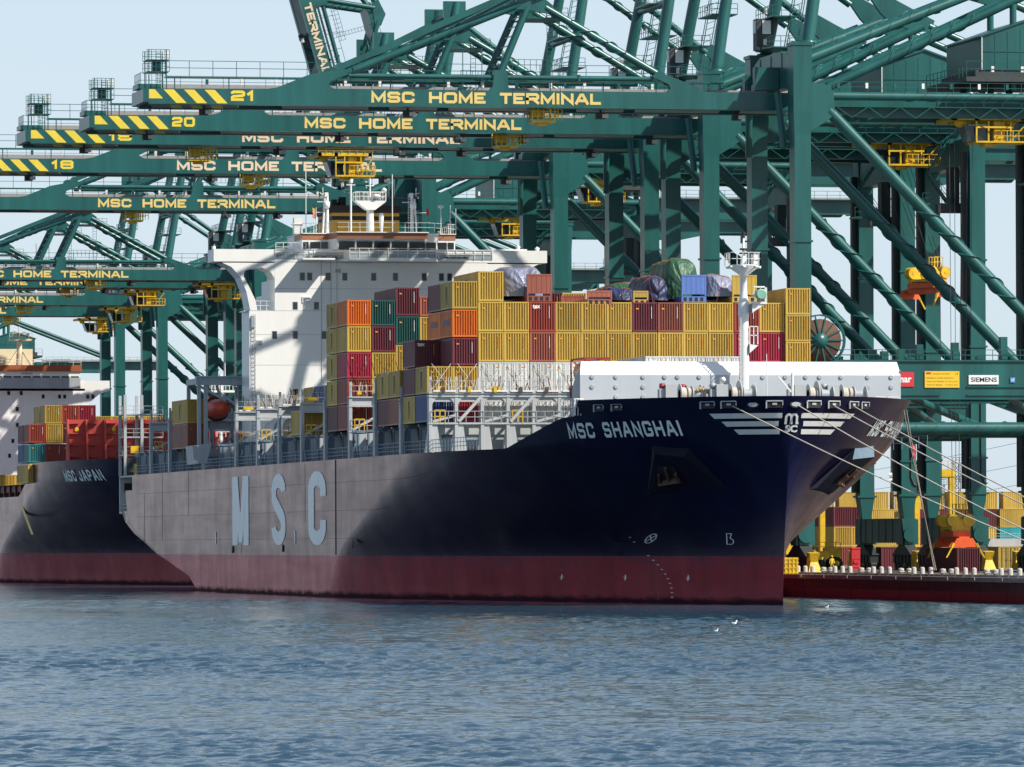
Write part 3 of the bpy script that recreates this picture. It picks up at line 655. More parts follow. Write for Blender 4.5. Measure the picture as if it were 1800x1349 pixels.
    for i in range(n):
        t = 2*math.pi*i/n; e = Vector((math.cos(t), 0, math.sin(t))); t2 = 2*math.pi*(i+1)/n; e2 = Vector((math.cos(t2), 0, math.sin(t2)))
        if i % 2 == 0: m.beam(c+e*0.7+V(0, -.3, 0), c+e*2.55+V(0, -.3, 0), 0.10, 0.14, 0)
        m.beam(c+e*2.6+V(0, -.3, 0), c+e2*2.6+V(0, -.3, 0), 0.12, 0.14, 0); m.beam(c+e*2.6+V(0, .3, 0), c+e2*2.6+V(0, .3, 0), 0.12, 0.14, 0)
        m.beam(c+e*2.6+V(0, -.3, 0), c+e*2.6+V(0, .3, 0), 0.08, 0.08, 0)
    m.lathe([(0.0, -.25), (2.2, -.25), (2.2, .25), (0, .25)], c, 32, 1, 'y'); m.lathe([(.0, -.45), (.75, -.45), (.75, .5)], c, 16, 0, 'y')
    m.box(0.6, 2.3, -1.9, -1.0, 23.3, 24.5, 0)
    m.build('cable_reel', [GREEN, RUSTY], root)
    # trolley with cab, and an inspection cage under the boom
    m = MB()
    for yy in (5.5, 12.0): m.box(-3.4, 4.6, yy, yy+.45, 47.1, 47.5)
    for xx in (-3.4, -1, 4.0): m.box(xx, xx+.5, 5.5, 12.6, 47.1, 47.5)
    for xx in (-2.4, 3.0): m.lathe([(0, -.2), (.6, -.2), (.6, .2), (0, .2)], (xx, 6.4, 46.9), 12, 0, 'y')
    m.rail([(-3.4, 5.4, 47.5), (4.6, 5.4, 47.5)], .5, 1.2, .07)
    m.box(1.2, 2.4, 6.0, 8.6, 44.4, 47.0); m.box(-0.9, 4.9, 5.4, 9.2, 44.5, 44.7)
    m.rail([(1.2, 5.4, 44.7), (5.0, 5.4, 44.7)], 1.2, .6, .07); m.rail([(5.0, 5.4, 44.7), (5.0, 9.2, 44.7)], 1.2, .8, .07)
    m.box(-0.9, 3.2, 5.5, 9.0, 46.2, 46.4)
    for xx in (-.8, .5, 2.9): m.beam((xx, 5.6, 44.7), (xx, 5.6, 47), .16)
    m.beam((2.9, 5.6, 44.7), (4.8, 5.6, 47), .12)
    m.box(.2, 1.4, 6, 8.0, 44.1, 44.5)
    tr = m.build('trolley', CYEL, root, (20.0, 0, 0))
    m = MB(); m.add([(-2.1,5.9,46.5),(0.4,5.9,46.5),(0.4,8.6,46.5),(-2.1,8.6,46.5),(-1.4,5.9,44.7),(0.4,5.9,44.7),(0.4,8.6,44.7),(-1.4,8.6,44.7)],
                    [(0,1,2,3),(4,7,6,5),(0,4,5,1),(1,5,6,2),(2,6,7,3),(3,7,4,0)])
    cab = m.build('operator_cab', GLASS, tr)
    m = MB()
    for (xx, yy) in ((-1.2, 6.2), (1.2, 6.2), (-1.2, 8.4), (1.2, 8.4), (0, 6.2), (.6, 6.2), (-.6, 6.2)): m.beam((xx, yy, 46.5), (xx, yy, 48.1), .12)
    m.box(-1.25, 1.25, 6.15, 8.5, 46.5, 46.7); m.box(-1.0, .2, 6.4, 8.2, 47.0, 47.9)
    for z in (47.1, 47.6): m.box(-1.3, 1.5, 6.1, 6.2, z, z+.08)
    m.box(-.6, .4, 6.6, 7.6, 46.2, 46.5)
    m.rail([(0.3, 6.0, 46.7), (1.9, 6.0, 46.7)], 1.2, .4, .07)
    m.build('inspection_cage', CYEL, root, (-25.4, 0, 0))
    return root
def boom_sub(crane, mb, name, mats):
    b = [c for c in crane.children if c.name.split('.')[0] == 'boom'][0]
    return rel(mb, (HX, HY, HZ)).build(name, mats, b)
def boom_letters(crane, mat, num=None):
    f = lambda u, v, d: (u, G1-0.02-d, v)
    for w, a, b, g in (('MSC', -43.8, -39.3, .14), ('HOME', -37.8, -31.9, .14), ('TERMINAL', -30.4, -19.8, .12)):
        m = MB(); stroke_word(m, w, a, b, 48.30, 49.44, f, .26, g); boom_sub(crane, m, 'terminal_lettering', mat)
    if num:
        m = MB(); stroke_word(m, num, -58.3, -55.8, 48.32, 49.38, f, .26); boom_sub(crane, m, 'crane_number', STRIPE)
def part(crane, name): return [c for c in crane.children if c.name.split('.')[0] == name][0]

proto = make_crane()
CR = {}
crane_specs = [  # key, Y of the near leg, z scale, number, letters, trolley x, cage x, label
 ('21', 623.1, 1.0, '21', LETY, 21.2, -25.6, 'green gantry crane with boom numbered 21, closest one, its portal beam carrying signs'),
 ('20', 662.9, 1.0, '20', LETY, 22.6, -21.2, 'green gantry crane with boom numbered 20 just under the boom numbered 21'),
 ('19', 691.8, 1.0, '19', LETP, -34.5, -50.6, 'green gantry crane whose boom lettering is half covered by the boom numbered 20'),
 ('18', 740.4, 1.0, '18', LETP, 5.5, -36.5, 'green gantry crane with boom numbered 18, faded cream lettering above the ship bridge'),
 ('17', 824.0, 1.0, None, LETY, 12.0, -38.8, 'green gantry crane whose fully lettered boom hangs lowest, just left of the ship bridge'),
 ('16', 876.0, 1.0, None, LETP, 14.0, -20.0, 'green gantry crane with its boom raised steeply into the air'),
 ('15', 961.5, 0.927, None, LETY, -6.0, -25.0, 'shorter green crane whose boom end disappears behind the white bridge wing'),
 ('14', 990.5, 0.927, None, LETY, -13.5, -25.0, 'shorter green crane whose boom lettering is cut by the boom in front'),
 ('13', 1063.5, 0.927, None, LETY, -6.5, -23.0, 'shorter green crane at left with only TERMINAL readable on its boom'),
 ('12', 1114.7, 0.927, None, LETY, -4.0, -19.0, 'shorter green crane at far left showing only the last letters on its boom'),
 ('10', 1462.0, 0.927, None, LETY, 8.0, -25.0, 'most distant pale green crane, its rear girder showing above the far white ship'),
]
for i, (key, Y, zs, num, lm, tx, cx_, lab) in enumerate(crane_specs):
    skip = ('forestay', 'trolley', 'inspection_cage') if key == '16' else ()
    c = copy_tree(proto, None, skip)
    c.location = (160, Y, QZ); c.scale = (1, 1, zs); c['label'] = lab
    if key != '16':
        tr_ = part(c, 'trolley'); tr_.location.x = tx; k_ = 1.0 if key in ('21', '20') else .78
        tr_.scale = (k_, 1, .9); tr_.location.z = 47.6*.1; part(c, 'inspection_cage').location.x = cx_
    if key in ('21',): pass
    boom_letters(c, lm, num)
    if key in ('18', '19'): part(c, 'boom').scale.x = 1.045; part(c, 'boom').location.z += .3 if key == '19' else 0
    if key == '16': part(c, 'boom').rotation_euler = (0, math.radians(74.5), 0); part(c, 'boom').location.z -= 1.6
    CR[key] = c
def purge(o):
    for ch in list(o.children): purge(ch)
    bpy.data.objects.remove(o)
purge(proto)

# signs on the nearest portal beam
c21 = CR['21']; pbeam = part(c21, 'portal_beam')
def sign(name, x0, x1, z0, z1, bgm, words, fgm, label):
    m = MB(); y = -0.86; z0 -= QZ*0; f = lambda u, v, d: (u, y-0.055, v)
    m.box(x0, x1, y-0.05, y+0.05, z0, z1, 0)
    for (s, a, b, c, d, bold) in words: font_text(m, s, x0+(x1-x0)*a, x0+(x1-x0)*b, z0+(z1-z0)*c, z0+(z1-z0)*d, f, bold, 1)
    o = m.build(name, [bgm, fgm], pbeam); o['label'] = label; return o
sign('sign', 8.6, 11.75, 19.2, 20.7, REDP, [('Kalmar', .06, .92, .28, .78, .03)], SIGNW, 'red sign with white lettering')
sg = sign('sign', 12.9, 16.6, 19.1, 20.8, SIGNY, [('BEDRIJFSLAST ONDER HEADBLOCK', .05, .83, .52, .62, 0), ('SINGLE LIFT BEDRIJF  54 TON 2 23 M', .05, .94, .31, .41, 0), ('TWIN LIFT BEDRIJF     77 TON 5 30 M', .05, .94, .10, .20, 0), ('VEILIGHEID OVER 2600M', .22, .72, .80, .87, 0), ('CE', .88, .96, .78, .90, 0)], BLACK, 'yellow load sign with rows of black text')
m = MB(); m.box(13.05, 13.55, -0.93, -0.91, 20.5, 20.68); m.build('red_tab', REDP, pbeam)
sign('sign', 17.6, 20.8, 19.45, 20.4, SIGNW, [('SIEMENS', .07, .94, .25, .76, .025)], BLACK, 'white sign with dark lettering')
m = MB(); m.box(22.05, 22.55, -0.91, -0.81, 19.65, 20.15, 0)
m.beam((22.15, -.93, 19.92), (22.26, -.93, 19.78), .03, .08, 1); m.beam((22.26, -.93, 19.78), (22.46, -.93, 20.05), .03, .08, 1)
o = m.build('sign', [SIGNB, SIGNW], pbeam); o['label'] = 'small blue sign with a white tick'
# ------------------------------------------------------------------ container ships
def lerp_t(z, A, B):
    if z <= A[0]: return B[0]
    for i in range(len(A)-1):
        if z <= A[i+1]: return B[i]+(B[i+1]-B[i])*(z-A[i])/(A[i+1]-A[i])
    return B[-1]
HB = 21.4
ZT = [0, 5, 7.7, 10.75, 14.3, 18.35]
def hull_par(z):
    z = max(0, min(18.35, z))
    return lerp_t(z, ZT, [107, 101, 89, 77, 66, 59]), lerp_t(z, ZT, [1.25, 1.25, 1.45, 1.7, 2.0, 2.2]), lerp_t(z, ZT, [1, 1, 1.1, 1.25, 1.6, 1.9]), 4*(1-(z/18.35)**1.6)
def yh(hw, z):
    L, p, q, y0 = hull_par(z); return y0+L*(1-(1-min(1, abs(hw)/HB)**q)**(1/p))
def hwy(y, z):
    L, p, q, y0 = hull_par(z); t = min(1, max(0, (y-y0)/L)); return HB*(1-(1-t)**p)**(1/q)
YE_Z = [0, 4.3, 7.6, 9.8, 14, 19]; YE_Y = [209, 245, 262.5, 265, 265.5, 265.5]
def build_hull(root, topfn, mats, paint_z=4.35, cut=None):
    n = 72; NM = 56; ts = [(i/n)**1.9 for i in range(n+1)]
    zrows = [-1.5, -0.5, 0.6, 1.8, 3.0, paint_z, 4.36, 5.6, 7, 8.4, 9.8, 11.2, 12.4, 13.4, 14.3]
    stern_s = [0, .2, .4, .55, .7, .8, .88, .94, .98, 1.0]
    def column(i, z):
        L, p, q, y0 = hull_par(z)
        if i <= n:
            t = ts[i]; return HB*(1-(1-t)**p)**(1/q), y0+L*t
        i -= n
        if i <= NM: y1 = y0+L; return HB, y1+(202-y1)*i/NM
        i -= NM; s = stern_s[i]
        ye = lerp_t(max(z, 0), YE_Z, YE_Y); r = lerp_t(max(z, 0), [0, 5, 9, 12], [20, 12, 2.5, 0.8])
        ya = 202; r = min(r, ye-ya-0.5)
        # straight side, then a rounded counter closing to the transom
        if i < 5: return HB, ya+(ye-r-ya)*(0, .35, .7, .82, .92)[i]
        a = (i-5)/4*math.pi/2
        return HB*(max(0, math.cos(a)))**(0.6 if z > 8 else 1.0) if i < 9 else 0.0, ye-r+r*math.sin(a)
    ncol = n+NM+len(stern_s)
    cols = []
    for i in range(ncol):
        y_top = column(i, 18.35)[1]; top = topfn(y_top)
        zs = list(zrows)
        zs += [14.3+(top-14.3)*f for f in (.25, .5, .75, 1.0)] if top > 14.3 else [top]*4
        zs = [min(z, top) for z in zs]
        cols.append(zs)
    m = MB()
    nz = len(cols[0]); vs = []
    for sgn in (-1, 1):
        base = len(m.v)
        vv = []
        for i in range(ncol):
            for z in cols[i]:
                hw, y = column(i, z); vv.append((sgn*hw, y, z))
        fs0, fs1 = [], []; hard = set()
        for i in range(ncol-1):
            for j in range(nz-1):
                if cut and vv[i*nz+j][1] > cut and vv[i*nz+j][2] > 9.7 and abs(vv[i*nz+j][0]) > 19: continue
                q = [i*nz+j, (i+1)*nz+j, (i+1)*nz+j+1, i*nz+j+1]
                if cols[i][j+1]-cols[i][j] < 1e-3 and cols[i+1][j+1]-cols[i+1][j] < 1e-3: continue
                if sgn > 0: q = q[::-1]
                if abs(cols[i][-1]-cols[i+1][-1]) > .4: hard.add(tuple(q))
                (fs1 if cols[i][j] < paint_z-0.01 else fs0).append(q)
        o = len(m.v); m.v += vv
        for fs, mi in ((fs0, 0), (fs1, 1)):
            for f in fs: m.f.append([k+o for k in f]); m.m.append(mi); m.sm.append(tuple(f) not in hard)
    hull = m.build('hull', mats, root)
    # decks
    d = MB()
    for za, f in ((17.0, 0), (14.22, 1)):
        pts = []
        for i in range(ncol):
            hw, y = column(i, za)
            yt = column(i, 18.35)[1]
            if cut and y > cut+.3: continue
            if (f == 0 and topfn(yt) >= 16.9) or (f == 1 and topfn(yt) < 18): pts.append((hw-0.05, y+0.02))
        if len(pts) > 2:
            n_ = len(pts); d.add([(a, b, za) for a, b in pts]+[(-a, b, za) for a, b in pts], [(i, i+1, n_+i+1, n_+i) for i in range(n_-1)], 0)
    d.build('deck', DECK, root)
    return hull
DECK = M('deck_green_grey', (0.13, 0.15, 0.14), 0.8, var=0.25)
def on_side(x, z, out=0.05):            # point on the bow surface, a little proud of the plating
    h = abs(x); s = 1 if x >= 0 else -1; y = yh(h, z)
    e = 0.05; dy = (yh(h+e, z)-yh(max(0, h-e), z))/(2*e) if h > e else 3.0*e
    nrm = Vector((s*dy, -1, 0)).normalized()
    return (x+nrm.x*out, y+nrm.y*out, z)
def side_frame(x, z):
    p = Vector(on_side(x, z, 0)); s = 1 if x >= 0 else -1; h = abs(x); e = .06
    dx = (Vector(on_side(s*(h+e), z, 0))-Vector(on_side(s*max(0.001, h-e), z, 0))).normalized()
    dz = (Vector(on_side(x, z+e, 0))-Vector(on_side(x, z-e, 0))).normalized()
    if hwy(0, 0) is None: pass
    # keep the same height change with the surface point at fixed y direction
    n = dx.cross(dz); n = n if n.y < 0 else -n
    return p, dx, n.normalized()

sh = empty('container_ship', (135.4, 530, 0), 'dark blue container ship with red boot-topping and lettered bow, nearest ship at the quay', 'ship', 'container ships alongside the quay')
def top_sh(y):
    if y < 17.6: return 18.35
    if y < 18.4: return 18.35-1.4*(y-17.6)/0.8
    if y < 20.5: return 16.95-0.1*(y-18.4)/2.1
    if y < 31.0: return 16.85-2.55*(y-20.5)/10.5
    return 14.3
build_hull(sh, top_sh, [NAVY, REDB], cut=253.0)
R = lambda X, Y: (X-135.4, Y-530)

# --- hull lettering and marks
def side_text(s, hw_a, hw_b, z0, z1, sgn, mat, bold=0.02, lean=.6):
    N = 200; hs = [hw_a+(hw_b-hw_a)*i/N for i in range(N+1)]; zm = (z0+z1)/2
    P = [Vector((h, yh(h, zm), 0)) for h in hs]; acc = [0]
    for a, b in zip(P[:-1], P[1:]): acc.append(acc[-1]+(b-a).length)
    def f(u, v, d):
        t = u; k = 0
        while k < N-1 and acc[k+1] < t: k += 1
        h = hs[k]+(hs[k+1]-hs[k])*((t-acc[k])/max(1e-6, acc[k+1]-acc[k]))
        h += lean*(hwy(yh(h, zm), v)-h)
        return on_side(sgn*h, v, 0.10+d)
    m = MB(); stroke_word(m, s, 0, acc[-1], z0, z1, f, .2, .28); return m
side_text('MSC', 15.3, 13.8, 15.0, 16.35, -1, HLET, .03).build('ship_name', HLET, sh)
side_text('SHANGHAI', 13.25, 8.3, 15.0, 16.35, -1, HLET, .03).build('ship_name', HLET, sh)
side_text('MSC', 9.4, 11.0, 15.0, 16.4, 1, HLET, .03, .85).build('ship_name', HLET, sh)
side_text('SHANGHAI', 11.7, 17.2, 15.0, 16.4, 1, HLET, .03, .85).build('ship_name', HLET, sh)
def arc(cx, cy, rx, ry, a0, a1, n=14): return [(cx+rx*math.cos(math.radians(a0+(a1-a0)*i/n)), cy+ry*math.sin(math.radians(a0+(a1-a0)*i/n))) for i in range(n+1)]
T_ = .33
BIG = {'M': [[(T_/2, 0), (T_/2, 1.6)], [(1-T_/2, 0), (1-T_/2, 1.6)], [(.22, 1.6), (.5, .06)], [(.78, 1.6), (.5, .06)]],
       'S': [arc(.5, 1.18, .34, .265, -5, 90, 8)[0:0]+arc(.5, 1.2, .34, .25, 0, 180, 14)+[(.17, 1.06), (.24, .96), (.72, .66), (.83, .54)]+arc(.5, .4, .34, .25, 0, -180, 14)],
       'C': [[(.84, 1.06)]+arc(.5, 1.2, .34, .25, 8, 172, 14)+arc(.5, .4, .34, .25, 188, 352, 14)+[(.84, .54)]]}
for ch, ya, yb in (('M', 704.2, 692.8), ('S', 677.3, 668.2), ('C', 653.9, 643.2)):
    m = MB(); dep = 0
    for st in BIG[ch]:
        dep += .004
        q = thick(st, .24 if (ch == 'M' and abs(st[0][0]-st[1][0]) > .01) else (T_ if ch == 'M' else .32)); vs = []
        for a, b in q:
            for e in (a, b): vs.append((-HB-.04-dep, ya-530+(yb-ya)*e.x, 5.45+7.75*max(0, min(1.6, e.y))/1.6))
        m.add(vs, [(2*i, 2*i+1, 2*i+3, 2*i+2) for i in range(len(q)-1)])
    m.build('hull_letter', HLET, sh)
for (z0, z1, a, b, dl) in ((16.42, 16.86, 0.85, 6.55, .45), (15.72, 16.16, 1.1, 5.55, .45), (15.02, 15.46, 0.95, 4.55, .45)):
    for s in (-1, 1):
        n = 14; m = MB()
        vs = []
        for i in range(n+1):
            t = i/n
            vs.append(on_side(s*(a+(b-dl-a)*t), z0, .06)); vs.append(on_side(s*(a+(b-a)*t), z1, .06))
        m.add(vs, [(2*i, 2*i+1, 2*i+3, 2*i+2) for i in range(n)])
        m.build('bow_stripe', EMBW, sh)
m = MB(); f = lambda u, v, d: on_side(u, v, .075)
def em(pts):   # thick polyline in bow coordinates
    q = thick(pts, .2); vs = []
    for a, b in q: vs += [f(a.x, a.y, 0), f(b.x, b.y, 0)]
    m.add(vs, [(2*i, 2*i+1, 2*i+3, 2*i+2) for i in range(len(q)-1)])
em([(-.62, 15.98), (-.40, 15.98)]); em([(-.5, 16.0), (-.5, 16.55), (-.36, 16.72), (-.16, 16.72), (-.04, 16.55), (-.04, 16.0)]); em([(-.02, 16.55), (.12, 16.72), (.34, 16.72), (.46, 16.55), (.46, 16.0)]); em([(-.16, 15.98), (.08, 15.98)]); em([(.36, 15.98), (.62, 15.98)])
font_text(m, 'SC', -.52, .56, 15.18, 15.82, f, .05)
m.build('bow_emblem', EMBW, sh)
m = MB()                                                  # bow thruster and bulb marks, draught figures
def mark(pl, t=.07):
    q = thick(pl, t); vs = []
    for a, b in q: vs += [on_side(a.x, a.y, .05), on_side(b.x, b.y, .05)]
    m.add(vs, [(2*i, 2*i+1, 2*i+3, 2*i+2) for i in range(len(q)-1)])
cx, cz = -6.7, 5.95
ring = [(cx+.23*math.cos(t*math.pi/8), cz+.42*math.sin(t*math.pi/8)) for t in range(17)]
mark(ring); mark([(cx-.15, cz-.28), (cx+.15, cz+.28)]); mark([(cx-.15, cz+.28), (cx+.15, cz-.28)])
m.build('thruster_mark', HLET, sh); m = MB()
bx, bz = -2.7, 5.5
mark([(bx-.3, bz+.85), (bx-.06, bz+.85), (bx-.03, bz+.45), (bx+.18, bz+.25), (bx+.24, bz), (bx+.18, bz-.1), (bx-.05, bz-.1), (bx-.3, bz+.85)], .05)
m.build('bulb_mark', HLET, sh); m = MB()
for k in range(14):
    z = .6+k*.42; h = -5.1-.016*k*k
    mark([(h-.06, z), (h+.06, z)], .06)
m.build('draught_scale', HLET, sh)
for h in (-10.5, -7.4, -4.4): m = MB(); mark([(h, 2.1), (h, 2.6)], .06); mark([(h-.1, 2.35), (h+.1, 2.35)], .05); m.build('tug_mark', HLET, sh)
# plate seams, pilot marks, fender scuffs on the parallel side
for p0, p1, a, b in [((-HB-.012, 62+(12-z)*6, z), (-HB-.012, 250, z), .02, .03) for z in (6.1, 9.0, 11.9)]+[((-HB-.012, y, z0), (-HB-.012, y, z1), .02, .02) for y, z0, z1 in ((126, 8, 14.2), (168, 4.5, 9), (207, 9, 14.2), (228, 6, 14.2), (243, 4.5, 12))]+[((-HB-.02, 107.5, 4.4), (-HB-.02, 107.5, 14.25), .05, .1)]:
    m = MB(); m.beam(p0, p1, a, b); m.build('plate_seam', SEAM, sh)
for (y, z) in ((174, 4.95), (140, 5.1), (97.5, 5.5)): m = MB(); m.lathe([(0, 0), (.42, 0), (.42, .06), (0, .06)], (-HB-.1, y, z), 12, 0, 'x'); m.build('drain_port', BLACK, sh)
for y in (186, 132): m = MB(); m.box(-HB-.06, -HB-.03, y, y+.5, 5.6, 7.0); m.build('draught_mark', HLET, sh)
# stern mooring gallery, open at the side
m = MB(); B_ = HB
m.box(-B_+.05, B_-.05, 253, 265.3, 9.5, 9.7, 0); m.box(-B_+.05, -B_+4.5, 264.6, 265.3, 9.7, 14.25, 0); m.box(-B_+.02, -B_+.3, 253.0, 253.6, 9.7, 14.25, 0); m.box(-B_+.05, -B_+4.5, 253, 265.3, 14.1, 14.3, 0)
m.box(-B_+.6, -B_+2.4, 264.52, 264.6, 12.2, 13.4, 1); m.lathe([(0, 0), (.6, 0), (.6, .06), (0, .06)], (-B_+1.5, 264.55, 11.1), 14, 1, 'y')
m.rail([(-B_+.06, 253.5, 9.7), (-B_+.06, 265, 9.7)], 1.0, 1.5, .06); m.rail([(-B_+.06, 264.4, 9.7), (-B_+3.5, 264.4, 9.7)], 1.0, .5, .05)
m.box(-B_+.7, -B_+1.6, 258, 260, 9.7, 10.8, 2)
m.build('mooring_gallery', [SLGREY, BLACK, SGREY], sh)
m = MB()
for x in (-B_+.15, -B_+2.3):
    for y in (260.5, 265.0): m.beam((x, y, 14.2), (x, y, 24.6), .35, .35)
for z in (17.0, 19.3, 22.2): m.box(-B_, -B_+5, 260.4, 265.2, z-.15, z); m.rail([(-B_, 260.4, z), (-B_+5, 260.4, z)], 1.0, 1.2, .06); m.rail([(-B_, 260.4, z), (-B_, 265.2, z)], 1.0, 1.2, .06)
m.box(-B_+.3, -B_+3.2, 260.3, 260.5, 14.3, 16.6, 1)
m.build('stern_tower', [SLGREY, GDARK], sh)
m = MB(); m.box(-B_+1.1, -B_+2.5, 258.2, 259.6, 14.3, 15.8); m.box(-B_+1.2, -B_+2.4, 258.1, 258.2, 14.6, 15.5); m.build('winch_cover', CYEL, sh)
m = MB(); m.box(-B_+.8, -B_+1.8, 260.0, 260.4, 17.2, 18.1); m.build('life_ring_box', CYEL, sh)

# --- bow fittings
for k, x in enumerate((-6.78, -5.21, -3.35, -1.57, 0.28, 1.96, 3.99, 6.22, 7.62, -12.9, -14.0)):
    small = k in (2, 4); p = Vector(on_side(x, 17.62, .02)); e = .04
    dx = (Vector(on_side(x+e, 17.62, .02))-Vector(on_side(x-e, 17.62, .02))).normalized(); nn = Vector((dx.y, -dx.x, 0)); nn = nn if nn.y < 0 else -nn
    m = MB(); w = .42 if small else .72; h = .2 if small else .3
    def bx_(a0, a1, c0, c1, o0, o1, mi):
        vs = []
        for o in (o0, o1):
            for (a, c) in ((a0, c0), (a1, c0), (a1, c1), (a0, c1)): vs.append(p+dx*a+nn*o+Vector((0, 0, c)))
        m.add(vs, [(0,1,2,3),(7,6,5,4),(0,4,5,1),(1,5,6,2),(2,6,7,3),(3,7,4,0)], mi)
    if small:
        pr = [p+dx*(math.cos(t*math.pi/8)*w)+Vector((0, 0, math.sin(t*math.pi/8)*h))+nn*.05 for t in range(16)]; m.add(pr, [tuple(range(16))], 1)
        pr = [p+dx*(math.cos(t*math.pi/8)*w*1.35)+Vector((0, 0, math.sin(t*math.pi/8)*h*1.6))+nn*.03 for t in range(16)]; m.add(pr, [tuple(range(16))], 0)
    else:
        bx_(-w, w, -h, h, .0, .04, 0); bx_(-w, w, h-.05, h+.05, .03, .16, 1); bx_(-w-.06, -w+.06, -h-.05, h, .03, .14, 1); bx_(w-.05, w+.02, -h*.3, h, .03, .12, 1); bx_(-.2, .2, -.06, .12, .03, .12, 1)
    m.build('fairlead', [BLACK, SLGREY if x > -6 else SGREY], sh)
def anchor_pocket(sgn):
    # fairing box proud of the flare: flat roof, side walls running down into the plating, and the anchor in its recess
    def P(a, z, o):
        q = Vector(on_side(sgn*a, z, 0)); nrm = Vector((sgn*.42, -.62, -.5)).normalized(); return q+nrm*o
    A0, A1 = (5.4, 11.0) if sgn > 0 else (5.9, 9.9)
    m = MB()
    tp = [P(A0+(2.6 if sgn > 0 else 1.5), 13.9, 0), P(A1, 14.2, 0), P(A1-.4, 13.7, .9 if sgn > 0 else .5), P(A0+1.6, 13.4, .9 if sgn > 0 else .5)]
    lo = [P(A0-2.2, 10.2, 0), P(A0+2.6, 9.8, 0), P(A0+2.2, 10.3, .45 if sgn > 0 else .2), P(A0-1.6, 10.6, .45 if sgn > 0 else .2)]
    m.add(tp, [(0, 1, 2, 3)], 1)
    m.add(tp+lo, [(0, 3, 7, 4), (3, 2, 6, 7), (2, 1, 5, 6), (4, 7, 6, 5)], 0)
    o = m.build('anchor_pocket', [POCK, BLUEG if sgn > 0 else POCK], sh)
    m = MB(); mid = lambda t, k, of: tp[3].lerp(lo[3], t).lerp(tp[2].lerp(lo[2], t), k)+Vector((sgn*.3, -.5, -.3)).normalized()*of
    m.add([mid(.3, .52, .05), mid(.3, .95, .05), mid(.82, .95, .05), mid(.82, .52, .05)], [(0, 1, 2, 3)], 1)
    m.tube(mid(.34, .74, .25), mid(.74, .74, .25), .16, n=8); m.beam(mid(.70, .56, .25), mid(.76, .93, .25), .3, .5); m.beam(mid(.72, .58, .3), mid(.5, .56, .3), .2, .3); m.beam(mid(.74, .92, .3), mid(.52, .92, .3), .2, .3)
    m.build('anchor', [RUSTY, BLACK], o)
anchor_pocket(1); anchor_pocket(-1)

# --- breakwater
m = MB(); w = 14.9; y = 19.0
prof = [(-w, 17.0), (w, 17.0), (w, 20.65), (-w, 20.65)]
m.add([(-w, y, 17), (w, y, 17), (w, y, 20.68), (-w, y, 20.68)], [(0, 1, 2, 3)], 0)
m.add([(-w, y, 20.68), (w, y, 20.68), (w-.15, y+.8, 21.9), (-w+.25, y+.8, 21.9)], [(0, 1, 2, 3)], 1)
m.add([(-w+.25, y+.8, 21.9), (w-.15, y+.8, 21.9), (w-.15, y+1.1, 21.9), (-w+.25, y+1.1, 21.9)], [(0, 1, 2, 3)], 1)
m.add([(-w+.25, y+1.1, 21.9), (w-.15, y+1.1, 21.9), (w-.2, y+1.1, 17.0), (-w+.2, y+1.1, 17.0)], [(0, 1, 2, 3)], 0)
for s in (-1, 1):
    x = s*w; n = 6
    a = [(x-s*.6*(1-math.cos(t*math.pi/2/n)), y+5.5*math.sin(t*math.pi/2/n)) for t in range(n+1)]
    vs = [(p[0], p[1], 16.9) for p in a]+[(p[0], p[1], 21.2-.45*i) for i, p in enumerate(a)]
    m.add(vs, [(i, i+1, n+1+i+1, n+1+i) for i in range(n)], 2, True)
m.build('breakwater', [BWSHADE, SWHITE, SGREY], sh)
holes = [(121.6, 20.5), (123.8, 20.5), (126.3, 20.5), (128.3, 20.5), (129.5, 20.5), (131.5, 20.5), (137.4, 20.5), (139.5, 20.5), (141.4, 20.5), (142.7, 20.5), (144.7, 20.5), (147.2, 20.5), (149.4, 20.5), (121.6, 19.6), (123.8, 19.6), (126.3, 19.6), (147.2, 19.6), (149.4, 19.6), (123.8, 18.7), (126.3, 18.7), (136.6, 19.7)]
hc = [GLASS, SGREY, GLASS, CYEL, SGREY, RUSTY, GLASS, CYEL, DKRED, GLASS, GLASS, REDP, GLASS, GLASS, ORANGE, RUSTY, REDP, GLASS, BLACK, RUSTY, SGREY]
for (X, z), hm in zip(holes, hc):
    m = MB(); c = (X-135.4, y-.03, z); m.lathe([(0, -.02), (.15, -.02), (.15, .02), (0, .02)], c, 14, 0, 'y'); m.lathe([(.15, -.05), (.2, -.05), (.2, .03), (.15, .03)], c, 14, 1, 'y'); m.build('porthole', [hm, SGREY], sh)
m = MB(); m.rail([(-15.6, 17.9, 17.0), (-14.7, 18.6, 17.0)], 1.5, .4, .06); m.rail([(-16.6, 19.4, 17.0), (-15.6, 18.2, 17.0)], 1.5, .4, .06); m.build('handrail', STEELW, sh)
m = MB(); m.rail([(12.0, 17, 17.8), (12.9, 17, 17.8)], .9, .45, .06); m.build('handrail', STEELW, sh)
m = MB(); m.rail([(13.6, 18.5, 17.8), (14.6, 18.5, 17.8)], .9, .45, .06); m.build('handrail', STEELW, sh)

